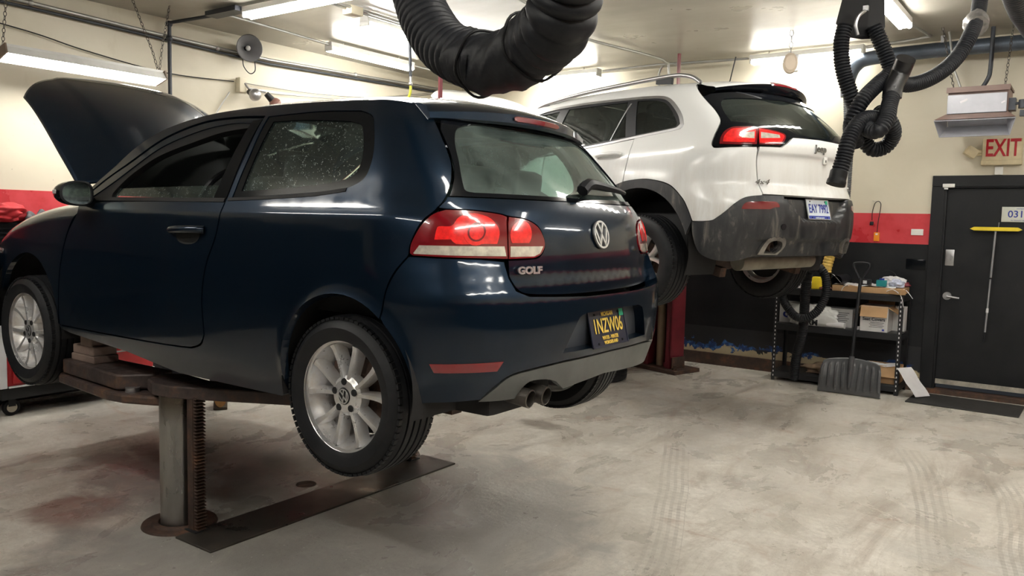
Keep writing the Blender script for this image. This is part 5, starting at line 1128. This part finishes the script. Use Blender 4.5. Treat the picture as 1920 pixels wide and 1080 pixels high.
# exit sign
ex = thing('exit_sign', 'cream EXIT sign with a side lamp above the black door', 'sign', (1.605, YB-.03, 2.25))
m_cream = M('aged_cream_plastic', (.62, .53, .34), .45, var=.15, vs=12)
MB().box((0, 0, .02), (.31, .06, .20), bev=.01).box((0, -.005, -.095), (.32, .07, .045), bev=.01).build('sign_box', m_cream, ex)
text('lettering', 'EXIT', .215, M('exit_red', (.42, .01, .02), .4), ex, (.005, -.0315, .028), (PI/2, 0, 0), .001, sx=.62, bold=.004)
MB().box((-.24, -.05, .0), (.10, .09, .085), rotm(y=.6, z=.3), bev=.012).cyl((-.21, -.02, .0), (-.15, 0, .0), .018).box((-.17, 0, 0), (.05, .03, .055)).build('emergency_lamp', m_cream, ex)
o = MB().box((0, 0, 0), (.064, .02, .072), bev=.004).build('notice_box', M('white_plastic', (.75, .75, .72)), None, (1.588, YB-.012, 2.085)); tag(o, 'small white box between the exit sign and the door frame', 'notice')
# things on the door
sq = thing('window_squeegee', 'yellow squeegee on a grey pole hanging on the black door', 'squeegee', (1.60, YB-.02, 1.50))
MB().prism([(-.205, 0), (-.17, .018), (.17, .018), (.205, -.002), (.175, -.016), (-.17, -.016)], .045, Matrix.Rotation(PI/2, 4, 'X')).build('sponge_head', m_yel, sq, loc=(0, -.0, .06), bevel=.003)
MB().tube([(.0, -.025, .04), (-.012, -.02, -.38)], .010, 10).build('pole', M('silver_pole', (.45, .47, .5), .35, .7), sq)
MB().tube([(-.0135, -.02, -.395), (-.026, -.02, -.88)], .009, 10).build('pole', MATS['silver_pole'], sq); MB().tube([(-.020, -.0225, -.66), (-.021, -.0225, -.70)], .0115, 10).build('pole_label', m_paper, sq)
MB().tube([(-.026, -.02, -.88), (-.03, -.02, -.98)], .0075, 10).build('pole_grip', m_trim, sq); MB().tube([(.02, .0, .12), (.02, -.03, .075)], .004, 6).build('hook', m_steel, sq)
dp = thing('license_plate', 'white license plate with blue 031G numbers on the black door', 'license plate', (1.775, YB+.012, 1.695))
MB().box((0, 0, 0), (.285, .004, .135), bev=.0018).build('plate_panel', M('plate_cream', (.62, .64, .58), .4), dp)
text('characters', '031G', .085, m_plb, dp, (.0, -.003, 0), (PI/2, 0, 0), .0006, sx=1.0, bold=.001); text('characters', 'IN-TRANSIT REPAIR', .016, m_plb, dp, (0, -.003, -.055), (PI/2, 0, 0), .0004); text('characters', 'michigan', .018, m_plb, dp, (0, -.003, .052), (PI/2, 0, 0), .0004, shear=.3)
# wall plates, cord, gas detector
o = MB().box((0, 0, 0), (.105, .012, .058), bev=.004).build('blank_plate', M('white_plastic', (.75, .75, .72)), None, (.955, YB-.014, 1.515)); tag(o, 'white cover plate on the red stripe left of the door', 'cover plate')
o = MB().box((0, 0, 0), (.17, .012, .10), bev=.004).box((-.05, -.006, 0), (.012, .008, .03)).box((0, -.006, 0), (.012, .008, .03)).box((.05, -.006, 0), (.012, .008, .03)).build('switch_plate', m_frit, None, (.96, YB-.014, 1.21)); tag(o, 'black three-gang switch plate on the black wall left of the door', 'switch plate')
cd_ = thing('hanging_charger', 'orange charger with black cord looped on a nail on the back wall', 'charger', (.60, YB-.02, 1.46))
MB().box((0, 0, 0), (.052, .022, .085), bev=.006).build('charger_body', M('orange_plastic', (.85, .28, .02), .45), cd_); MB().box((0, -.012, .026), (.02, .002, .014)).build('charger_window', m_paper, cd_)
MB().tube(catmull([(.0, 0, .04), (.006, 0, .15), (.02, 0, .28), (.018, .0, .325), (-.005, 0, .345), (-.035, 0, .32), (-.052, 0, .24), (-.052, 0, .16)], 6), .0035, 6).build('cord', m_trim, cd_); MB().box((-.052, 0, .13), (.032, .02, .035), bev=.005).build('plug', m_trim, cd_)
MB().tube([(-.06, .015, .352), (-.045, -.005, .345), (-.02, -.006, .347)], .002, 6).build('nail', m_steel, cd_)
# cord reel
cr = thing('cord_reel', 'beige oval reel hanging from a chain in front of the back wall light', 'cord reel', (.0, 4.5, 3.0), (0, 0, .35))
MB().lathe([(0, -.045), (.045, -.045), (.062, -.03), (.066, 0), (.062, .02), (.05, .035), (0, .035)], 'Y', 32).build('reel_case', M('reel_beige', (.50, .42, .33), .5), cr).scale = (1, 1, 1.42)
MB().box((.045, .0, 0), (.05, .055, .15), bev=.01).build('bracket', m_steel, cr); chain('chain_link', [(0, 0, .085), (0, 0, .29)], '', .016, cr)
MB().tube([(.03, 0, -.08), (.03, 0, -.42)], .002, 6).build('pull_cord', m_paper, cr)
# ================================================================ shelf unit by the back wall
su = thing('shelving_unit', 'black slotted-angle metal shelf unit along the back wall left of the door', 'shelving', (.36, 5.32, 0))
m_shelf = M('black_shelf_steel', (.022, .023, .026), .42, .3, var=.2)
for x in (-.585, .585):
    for y in (-.19, .19):
        pm = MB(); sx_ = 1 if x < 0 else -1; sy_ = 1 if y < 0 else -1
        pm.box((x, y+sy_*.016, .475), (.003, .034, .95)).box((x+sx_*.016, y, .475), (.034, .003, .95)); nf = len(pm.b.faces)
        if y < 0:
            for k in range(22): pm.box((x+sx_*.017, y-.002, .05+k*.041), (.009, .0015, .018))
        po = pm.build('upright', m_shelf, su, smooth=False)
        if y < 0:
            po.data.materials.append(m_paper)
            for q in list(po.data.polygons)[nf:]: q.material_index = 1
for z in (.09, .57, .93):
    MB().box((0, 0, z-.03), (1.17, .385, .055)).box((0, 0, z), (1.165, .375, .012)).build('shelf_board', m_shelf, su, smooth=False, bevel=.002)
def box_open(name, label, cat, loc, d, mat, flaps, rz=0):
    t = thing(name, label, cat, loc, (0, 0, rz)); w, l, h = d; mb = MB(); 
    mb.box((0, -l/2, h/2), (w, .006, h)).box((0, l/2, h/2), (w, .006, h)).box((-w/2, 0, h/2), (.006, l, h)).box((w/2, 0, h/2), (.006, l, h)).box((0, 0, .004), (w, l, .008)); mb.build('carton', mat, t, smooth=False)
    for f in flaps:
        m = MB(); 
        if f == 'front': m.box((0, -l/2-.020, h-.045), (w, .004, .11), rotm(x=-.42))
        if f == 'right': m.box((w/2+.045, 0, h-.03), (.11, l, .004), rotm(y=.55))
        if f == 'left': m.box((-w/2-.03, 0, h-.045), (.004, l, .11), rotm(y=.5))
        if f == 'back': m.box((0, l/2+.02, h+.045), (w, .004, .10), rotm(x=-.3))
        m.build('flap', m_card, t, smooth=False)
    return t
sc = box_open('cardboard_box', 'open white carton marked Seat Covers on the middle shelf', 'box', (.70, 5.30, .577), (.235, .30, .235), m_cartonw, ('front', 'right', 'left', 'back'))
text('lettering', 'Seat Covers', .040, m_navy, sc, (0, -.1535, .115), (PI/2, 0, 0), .0004, bold=.001); 
for k in range(4): MB().box((.03-.01*(k % 2), -.1535, .085-.014*k), (.12, .0008, .004)).build('print_line', MATS['dark_interior'] if 'dark_interior' in MATS else m_dark, sc)
MB().box((.085, -.1538, .02), (.02, .0008, .018)).build('print_mark', m_plb, sc)
w2_ = box_open('cardboard_box', 'white carton behind the Seat Covers box, right end of the middle shelf', 'box', (.875, 5.42, .577), (.10, .10, .23), m_cartonw, ())
bx = MB().box((0, 0, .09), (.34, .22, .18)).build('cardboard_box', m_cartonw, None, (.315, 5.37, .577), smooth=False, bevel=.002); tag(bx, 'closed greyish carton behind the plastic bag on the middle shelf', 'box')
for k in range(6): MB().box((.02, -.1105, .14-.018*k), (.24-.03*(k % 3), .0008, .005)).build('print_line', m_trim, bx)
b3 = MB().box((0, 0, .10), (.30, .22, .20)).build('cardboard_box', m_cartonw, None, (-.06, 5.36, .577), smooth=False, bevel=.002); tag(b3, 'white carton with a blue G at the left end of the middle shelf', 'box')
text('lettering', 'G', .085, m_plb, b3, (-.075, -.1105, .08), (PI/2, 0, 0), .0006, bold=.004, sx=1.3)
random.seed(5)
def crumple(name, label, cat, loc, d, mat, seed=1, sub=4, amp=.3, rot=(0, 0, 0)):
    b = bmesh.new(); bmesh.ops.create_icosphere(b, subdivisions=sub, radius=.5); rnd = random.Random(seed)
    from mathutils import noise as mn
    for v in b.verts:
        n = mn.noise(v.co*3.1+Vector((seed*7.1, 0, 0)))+.6*mn.noise(v.co*7+Vector((0, seed*3.3, 0)))
        v.co *= 1+amp*n; v.co.z = max(v.co.z, -.38)
    for v in b.verts: v.co = Vector((v.co.x*d[0], v.co.y*d[1], (v.co.z+.38)*d[2]))
    me = bpy.data.meshes.new(name); b.to_mesh(me); b.free(); me.materials.append(mat); me.shade_smooth(); o = bpy.data.objects.new(name, me); link(o, None, loc, rot); tag(o, label, cat); return o
bg = crumple('plastic_bag', 'crumpled translucent plastic bag with black letters on the middle shelf', 'bag', (.12, 5.185, .577), (.48, .10, .22), m_bag, 3, 4, .45)
text('lettering', 'IRM', .075, m_trim, bg, (.02, -.066, .035), (PI/2, 0, 0), .0006, bold=.003)
o = MB().cyl((.28, 5.17, .607), (.445, 5.15, .607), .030, n=24).build('paper_roll', m_paper, None); tag(o, 'white paper roll at the front of the middle shelf', 'roll')
o = MB().cyl((.555, 5.18, .592), (.575, 5.30, .592), .016, n=16).build('paper_tube', m_paper, None); tag(o, 'thin white tube beside the Seat Covers carton', 'tube')
fb = thing('flat_carton', 'shallow brown cardboard tray with white paper on the top shelf', 'box', (.62, 5.32, .936))
MB().box((0, 0, .028), (.62, .34, .056)).build('tray', m_card, fb, smooth=False, bevel=.003); MB().box((.27, -.185, .03), (.13, .06, .05), rotm(z=-.5)).build('corner_flap', m_card, fb, smooth=False)
mb = MB(); mb.grid([[(-.30+.055*i, -.17+.034*j, .060+.010*math.sin(i*1.3+j*.8)+.004*math.cos(j*2.+i)) for j in range(11)] for i in range(11)]); mb.build('paper_sheet', m_paper, fb)
o = MB().box((0, 0, .03), (.085, .07, .06), bev=.006).box((-.005, -.036, .034), (.035, .002, .03)).build('battery_charger', m_trim, None, (.60, 5.22, 1.0)); tag(o, 'black charger cube on the white paper, left of the teal one', 'charger')
MB().box((-.005, -.038, .034), (.034, .002, .03)).build('label', m_paper, o)
o = MB().box((0, 0, .03), (.085, .06, .06), bev=.005).build('power_tool_battery', M('teal_plastic', (.01, .20, .22), .4), None, (.735, 5.22, 1.0)); tag(o, 'teal battery pack on the white paper, right of the black charger', 'battery')
MB().cyl((0, 0, .06), (0, 0, .075), .022, n=12).build('blue_knob', m_plb, o)
o = crumple('shop_rag', 'crumpled white and blue cloth at the right end of the top shelf', 'cloth', (.865, 5.24, .998), (.13, .11, .08), M('blue_white_cloth', (.50, .54, .68), .8, var=.4, vs=25), 9, 4, .4)
o = crumple('shop_rag', 'white cloth heaped behind the teal battery on the top shelf', 'cloth', (.80, 5.40, .998), (.22, .10, .11), m_paper, 12, 4, .4)
o = crumple('shop_rag', 'dark red cloth behind the white cloth at the top shelf right end', 'cloth', (.90, 5.42, .998), (.10, .10, .05), m_maroon, 14, 3, .3)
o = MB().tube(catmull([(.62, 5.46, 1.0), (.64, 5.47, 1.09), (.72, 5.48, 1.14), (.80, 5.47, 1.11), (.83, 5.46, 1.02)], 6), .004, 6).build('charger_cable', m_trim, None); tag(o, 'thin black cable arching behind the top shelf items', 'cable')
for i, (p, lb) in enumerate((([(.80, 5.12, .965), (.86, 5.10, .985), (.93, 5.09, .93), (.955, 5.09, .83)], 'white zip tie curling down over the right shelf post'), ([(.93, 5.2, .99), (.97, 5.16, .97), (1.02, 5.14, .91)], 'white zip tie sticking out past the right end of the top shelf'), ([(.40, 5.13, .94), (.42, 5.12, .98), (.46, 5.12, 1.01)], 'white zip tie at the front left of the cardboard tray'))):
    o = MB().tube(catmull(p, 5), .003, 6).build('zip_tie', m_paper, None); tag(o, lb, 'zip tie')
rp = thing('paper_roll', 'large black-lined paper roll leaning on the top shelf behind the shovel', 'roll', (.335, 5.40, 1.03), (0, 0, 0))
MB().lathe([(.052, -.20), (.052, .17), (.047, .17), (.047, -.2)], 'Y', 30).build('tube', m_trim, rp); mb = MB(); mb.grid([[(-.16+.22*i/8, .05-.01*i, -.01+.05*math.sin(i*.5)-.004*i), (-.16+.22*i/8, -.16-.01*i, .0+.06*math.sin(i*.45))] for i in range(12)]); mb.build('paper_sheet', m_paper, rp, loc=(-.02, 0, .02))
o = crumple('crumpled_paper', 'crumpled white papers at the left end of the top shelf', 'paper', (-.06, 5.30, .936), (.30, .2, .09), m_paper, 21, 4, .5)
o = crumple('shop_rag', 'small brown-red rag on the top shelf front beside the tray', 'cloth', (.245, 5.17, .936), (.11, .06, .04), M('rust_cloth', (.30, .10, .07), .8), 23, 3, .3)
o = MB().box((0, 0, .06), (.10, .08, .12), bev=.01).build('yellow_bottle', m_yel, None, (.155, 5.22, .936)); tag(o, 'bright yellow container standing on the top shelf behind the black hose loop', 'container')
yh = corr([(.224, 5.40, 1.55), (.224, 5.38, 1.307), (.202, 5.38, 1.198), (.189, 5.37, 1.1), (.20, 5.35, 1.0), (.215, 5.32, .96)], .048, .032, .06, 6, 20).build('yellow_duct_hose', M('yellow_spiral_hose', (.62, .42, .10), .5, var=.3, vs=20), None, angle=70); tag(yh, 'yellow ribbed duct hose hanging behind the white vehicle over the shelf', 'hose')
lh = thing('exhaust_extraction_hose', 'black corrugated hose looped in front of the left end of the shelf', 'exhaust hose')
corr([(0.23, 4.72, 1.60), (0.222, 4.72, 1.42), (0.215, 4.72, 1.263), (0.199, 4.72, 1.144), (0.175, 4.74, 0.985), (0.163, 4.78, 0.815), (0.141, 4.85, 0.601), (0.111, 4.9, 0.46), (0.075, 4.95, 0.354), (0.05, 4.98, 0.22), (0.03, 5.02, 0.06)], .042, .018, .09, 4, 18).build('hose_strand', m_hose, lh, angle=70)
corr([(0.19, 4.72, 1.20), (0.21, 4.68, 1.16), (0.259, 4.66, 1.17), (0.325, 4.64, 1.167), (0.377, 4.64, 1.076), (0.381, 4.64, 0.932), (0.333, 4.62, 0.795), (0.237, 4.6, 0.711), (0.133, 4.62, 0.714), (0.042, 4.64, 0.797), (-0.016, 4.68, 0.882), (-.03, 4.70, 1.0), (-.02, 4.70, 1.3)], .036, .018, .09, 4, 18).build('hose_strand', m_hose, lh, angle=70)
# bottom shelf
o = box_open('cardboard_box', 'brown cardboard box on the bottom shelf beside the right post', 'box', (.78, 5.30, .097), (.30, .26, .16), m_card, ('front',))
mb = MB(); mb.grid([[(.60+.045*i, 5.14+.02*j+.003*i, .265+.012*math.sin(i+j)) for j in range(9)] for i in range(8)]); mb.grid([[(.93+.022*i+.012*j, 5.10-.004*i+.020*j, .265-.0300*i+.006*math.sin(i*1.2)) for j in range(9)] for i in range(9)]); o = mb.build('loose_paper', m_paper); tag(o, 'white paper sheet draped over the box at the bottom right of the shelf', 'paper')
o = crumple('old_rags', 'heap of brown and white rags on the bottom shelf behind the shovel', 'cloth', (.30, 5.30, .097), (.45, .24, .12), M('brown_rag', (.20, .14, .09), .85, var=.5, vs=12), 31, 4, .45)
# snow shovel
sv = thing('snow_shovel', 'black plastic snow shovel leaning against the shelf unit', 'shovel', (.58, 4.86, 0), (math.radians(-7), 0, 0))
mb = MB(); rows = []; NU, NV = 110, 24
for i in range(NU+1):
    u = -1+2*i/NU; row = []
    for j in range(NV+1):
        v = j/NV; wd = .262+.012*(1-v)-.055*max(0, v-.75)**1.2*1.5; x = u*wd; z = .005+v*(.34-.030*u*u*1.2-.05*max(0, abs(u)-.85))
        y = .075*(v-.35)**2*1.2-.05*u*u*(.4+.6*v)*0-.035*abs(u)**2.5
        rb = 0
        if .12 < v < .86:
            uu = abs(u)*(1+.30*(1-v)*(1 if abs(u) < .5 else .15)); ph = (abs(u)-.10*(v)*(1-abs(u)))*PI*8.6
            rb = .016*max(0, math.cos(ph))**2*min(1, (v-.12)/.06)*min(1, (.86-v)/.06)
        row.append((x, y-rb, z))
    rows.append(row)
mb.grid(rows); bl_ = mb.build('blade', M('shovel_plastic', (.075, .077, .082), .3, var=.2), sv, angle=60); k_ = bl_.modifiers.new('s', 'SOLIDIFY'); k_.thickness = .006
MB().tube([(.0, -.02, .07), (.0, -.012, .20), (0, .0, .36)], .022, 12, rad=lambda i: (.010, .022, .024)[i]).build('blade_rib', MATS['shovel_plastic'], sv); MB().tube([(0, .0, .32), (.012, .02, 1.09)], .015, 14).build('shaft', m_trim, sv)
MB().tube(catmull([(.012, .02, 1.06), (-.02, .02, 1.12), (-.052, .02, 1.18), (-.056, .02, 1.215), (-.04, .02, 1.228), (.012, .02, 1.232), (.064, .02, 1.228), (.080, .02, 1.215), (.076, .02, 1.18), (.044, .02, 1.12), (.012, .02, 1.06)], 5), .012, 10).build('d_grip', m_trim, sv)
mt = MB().box((1.49, 5.15, .006), (.87, .52, .012), rotm(z=-.03)).build('door_mat', M('black_mat', (.022, .021, .020), .75, var=.35, vs=14), None, smooth=False, bevel=.004); tag(mt, 'black rubber mat on the floor in front of the door', 'mat')
# ================================================================ tool cabinet and clutter by the left wall
tc = thing('tool_cabinet', 'red rolling tool cabinet along the left wall behind the front wheel', 'tool cabinet', (-4.33, .22, 0))
m_tr = M('red_enamel', (.42, .012, .018), .25, coat=.4, var=.1)
MB().box((0, 0, .66), (.42, 1.20, .86)).build('carcass', m_tr, tc, bevel=.006)
for i, (z, h) in enumerate(((.33, .16), (.52, .16), (.70, .14), (.84, .11), (.955, .09))):
    d = MB().box((.222, .03, z), (.012, 1.08, h)).build('drawer', m_tr, tc, bevel=.003); MB().box((.232, .03, z+h/2-.012), (.012, 1.06, .012)).build('drawer_pull', m_steel, d)
MB().box((.215, -.575, .66), (.022, .05, .88)).build('corner_trim', m_paper, tc, bevel=.002); MB().box((.215, .03, .225), (.022, 1.14, .012)).build('edge_trim', m_paper, tc); MB().box((0, 0, 1.10), (.44, 1.22, .02)).build('worktop', m_trim, tc)
MB().box((0, 0, .17), (.40, 1.16, .08)).build('base_frame', m_dark, tc)
for x in (-.15, .15):
    for y in (-.50, .50):
        c = MB().lathe([(.02, -.018), (.058, -.018), (.062, 0), (.058, .018), (.02, .018)], 'X', 24).build('caster', m_rubber, tc, (x, y, .062)); MB().cyl((x+.0, 0, 0), (x+.02, 0, 0), .036, n=20).build('hub', M('beige_hub', (.42, .38, .30), .5), c, loc=(-x, 0, 0)); MB().box((0, .0, .05), (.05, .05, .08)).build('fork', m_dark, c)
t = thing('slatted_grille', 'black slatted grille standing on the tool cabinet at the left edge', 'grille', (-4.30, -.25, 1.11))
gm = MB().box((0, 0, .17), (.05, .34, .34)); gm.build('frame', m_trim, t)
for k in range(9): MB().box((.03, 0, .05+.033*k), (.02, .32, .012)).build('slat', m_trim, t)
o = crumple('red_jacket', 'red jacket thrown over the black grille at the left edge', 'jacket', (-4.28, -.34, 1.44), (.28, .46, .17), M('red_cloth', (.55, .02, .03), .75, var=.3, vs=10), 41, 5, .35)
o = crumple('grey_bag', 'dark grey cloth bag beside the red jacket on the cabinet', 'bag', (-4.28, -.02, 1.12), (.26, .30, .44), M('grey_cloth', (.075, .078, .085), .7, var=.4, vs=9), 44, 5, .35)
bt = thing('spray_bottle', 'white bottle with red label and cap left of the front wheel arch', 'bottle', (-4.14, -.225, 1.11))
MB().lathe([(0, 0), (.035, .0), (.038, .02), (.038, .13), (.022, .17), (.012, .185), (.012, .20), (0, .2)], 'Z', 24).build('bottle_body', m_paper, bt); MB().lathe([(0, .20), (.015, .20), (.012, .235), (0, .235)], 'Z', 16).build('cap', m_tr, bt); MB().lathe([(.0385, .04), (.0388, .12)], 'Z', 24).build('label', m_tr, bt)
o = MB().box((0, 0, 0), (.006, .05, .085), rotm(x=.45)).build('paper_tag', m_paper, None, (-4.15, -.155, 1.40)); tag(o, 'small white and blue card beside the grey bag', 'card'); MB().box((.004, 0, .012), (.002, .036, .035), rotm(x=.45)).build('card_print', M('sky_blue_print', (.15, .38, .7), .5), o)
# red and yellow wall-mounted uprights seen through the hatchback window
o = MB().box((-4.60, 2.02, 1.72), (.09, .22, .55), bev=.006).build('fire_extinguisher_cabinet', m_tr, None); tag(o, 'red metal wall cabinet seen through the hatchback front window', 'cabinet')
o = MB().box((-4.61, 2.22, 1.72), (.06, .08, .55), bev=.004).build('yellow_upright', M('ochre_paint', (.60, .42, .12), .5), None); tag(o, 'yellow upright next to the red wall cabinet', 'upright')
# floor drain
o = MB().lathe([(0, .002), (.035, .002), (.04, .004), (.055, .004), (.058, .0)], 'Z', 28).build('floor_drain', m_rusty, None, (-1.277, .067, 0)); tag(o, 'small round metal cap in the floor between the lift pistons', 'drain')

# ================================================================ person standing behind the hatchback
def skin(name, verts, edges, mat, parent, sub=2, root=0):
    me = bpy.data.meshes.new(name); me.from_pydata([v[:3] for v in verts], edges, []); o = bpy.data.objects.new(name, me); link(o, parent)
    m = o.modifiers.new('skin', 'SKIN'); m.use_smooth_shade = True; d = me.skin_vertices[0].data
    for i, v in enumerate(verts): d[i].radius = (v[3], v[4] if len(v) > 4 else v[3])
    d[root].use_root = True; u = o.modifiers.new('sub', 'SUBSURF'); u.levels = u.render_levels = sub
    dg = bpy.context.evaluated_depsgraph_get(); m2 = bpy.data.meshes.new_from_object(o.evaluated_get(dg)); o.modifiers.clear(); o.data = m2; m2.name = name; m2.materials.clear(); m2.materials.append(mat); m2.shade_smooth(); return o
pr = thing('person', 'person in dark work clothes and tan boots standing behind the hatchback, only the boots showing', 'person', (-3.34, .70, 0), (0, 0, math.radians(145)))
m_skin = M('skin_tone', (.50, .30, .21), .5, var=.08); m_work = M('work_clothes', (.028, .032, .045), .8, var=.25); m_boot = M('tan_leather', (.36, .19, .06), .6, var=.3, vs=14)
# local +x = facing direction
bodyv = [(0, 0, .86, .13, .15), (0, 0, 1.02, .12, .15), (.01, 0, 1.20, .13, .17), (.01, 0, 1.32, .10, .15), (.02, 0, 1.40, .055), (.03, 0, 1.46, .052), (.04, 0, 1.54, .085, .075), (.04, 0, 1.62, .07, .07),
 (0, -.10, .80, .095), (.02, -.15, .46, .065), (0, -.19, .10, .045), (0, .10, .80, .095), (.02, .15, .46, .065), (0, .19, .10, .045),
 (.0, .19, 1.33, .060), (-.02, .25, 1.06, .045), (.12, .26, .86, .034), (.18, .25, .80, .026), (.0, -.19, 1.33, .060), (-.02, -.25, 1.06, .045), (.14, -.25, .90, .034), (.20, -.23, .86, .026)]
bodye = [(0, 1), (1, 2), (2, 3), (3, 4), (4, 5), (5, 6), (6, 7), (0, 8), (8, 9), (9, 10), (0, 11), (11, 12), (12, 13), (3, 14), (14, 15), (15, 16), (16, 17), (3, 18), (18, 19), (19, 20), (20, 21)]
skin('body', bodyv, bodye, m_skin, pr)
skin('trousers', [(0, 0, .90, .14, .16), (0, 0, 1.0, .13, .155), (0, -.10, .79, .105), (.02, -.15, .46, .078), (0, -.19, .13, .070), (0, .10, .79, .105), (.02, .15, .46, .078), (0, .19, .13, .070)], [(0, 1), (0, 2), (2, 3), (3, 4), (0, 5), (5, 6), (6, 7)], m_work, pr)
skin('jacket', [(0, 0, .97, .145, .17), (.01, 0, 1.20, .145, .185), (.01, 0, 1.33, .115, .165), (.02, 0, 1.41, .07), (.0, .20, 1.33, .072), (-.02, .26, 1.06, .058), (.10, .262, .89, .046), (.0, -.20, 1.33, .072), (-.02, -.26, 1.06, .058), (.12, -.252, .92, .046)], [(0, 1), (1, 2), (2, 3), (2, 4), (4, 5), (5, 6), (2, 7), (7, 8), (8, 9)], m_work, pr)
for nm, hx, hy, hz_, sy in (('right', .18, .25, .80, 1), ('left', .20, -.23, .86, -1)):
    v = [(hx, hy, hz_, .024, .036), (hx+.045, hy, hz_-.045, .018, .038)]; e = [(0, 1)]
    for k, (dy, ln) in enumerate(((-.028, .062), (-.010, .072), (.010, .068), (.027, .055))):
        a = len(v); v += [(hx+.060, hy+dy, hz_-.065, .009), (hx+.070, hy+dy, hz_-.065-ln*.5, .008), (hx+.060, hy+dy, hz_-.065-ln, .007)]; e += [(1, a), (a, a+1), (a+1, a+2)]
    a = len(v); v += [(hx+.04, hy-sy*.036, hz_-.02, .010), (hx+.065, hy-sy*.05, hz_-.05, .008)]; e += [(0, a), (a, a+1)]
    skin('hand', v, e, m_skin, pr, 1)
hm_ = MB().sph((.035, 0, 1.60), .093, (1.0, .88, .92), 20).build('hair', M('dark_hair', (.02, .014, .01), .7), pr)
for y in (-.032, .032): MB().sph((.120, y, 1.565), .012, n=10).build('eye', m_paper, pr)
MB().cyl((.115, 0, 1.555), (.145, 0, 1.53), .012, .016, 10).build('nose', m_skin, pr); MB().box((.118, 0, 1.495), (.012, .045, .008), bev=.003).build('mouth', M('lips', (.4, .15, .12), .5), pr)
for y in (-.082, .082): MB().sph((.03, y, 1.545), .024, (.7, .35, 1.1), 10).build('ear', m_skin, pr)
for x, y, rz in ((0, -.19, .1), (0, .19, -.1)):
    b = MB(); rows = []
    for i in range(13):
        t_ = i/12; px = x-.075+.27*t_; w = .048+.006*math.sin(PI*t_)*1.5-.02*max(0, t_-.85)*4; h = .155 if t_ < .30 else .155-.075*min(1, (t_-.30)/.35)
        if t_ > .92: h *= .85
        rows.append([(px, y+w*math.cos(a)*(1 if math.sin(a) > -.2 else .95), .022+max(0, h*(.5+.5*math.sin(a)))) for a in [2*PI*k/18 for k in range(18)]])
    v_ = b.grid(rows, closev=True); b.b.faces.new(v_[0]); b.b.faces.new(v_[-1]); b.build('boot', m_boot, pr)
    MB().box((x+.06, y, .012), (.275, .105, .024), bev=.008).build('boot_sole', M('boot_sole_rubber', (.05, .035, .02), .7), pr)

for o in list(COL.objects):
    b = o.name.split('.')[0]
    if o.parent is None and b in GROUPS and 'label' in o: o['group'] = GROUPS[b]

rk_ = thing('reflected_dark_rack', 'added dark rack beyond the left edge of the view, for the hatchback side to reflect', 'shelving', (-4.32, -3.6, 0))  # unseen rack added so the hatchback's side has something dark to reflect
for y in (-2.0, -1.0, 0, 1.0, 2.0): MB().box((0, y, 1.1), (.60, .04, 2.2)).build('side_frame', m_dark, rk_, smooth=False)
for z in (.15, .75, 1.35, 1.95): MB().box((0, 0, z), (.60, 4.04, .03)).build('shelf_board', m_dark, rk_, smooth=False)
MB().box((-.28, 0, 1.1), (.02, 4.0, 2.1)).build('back_panel', m_dark, rk_, smooth=False)
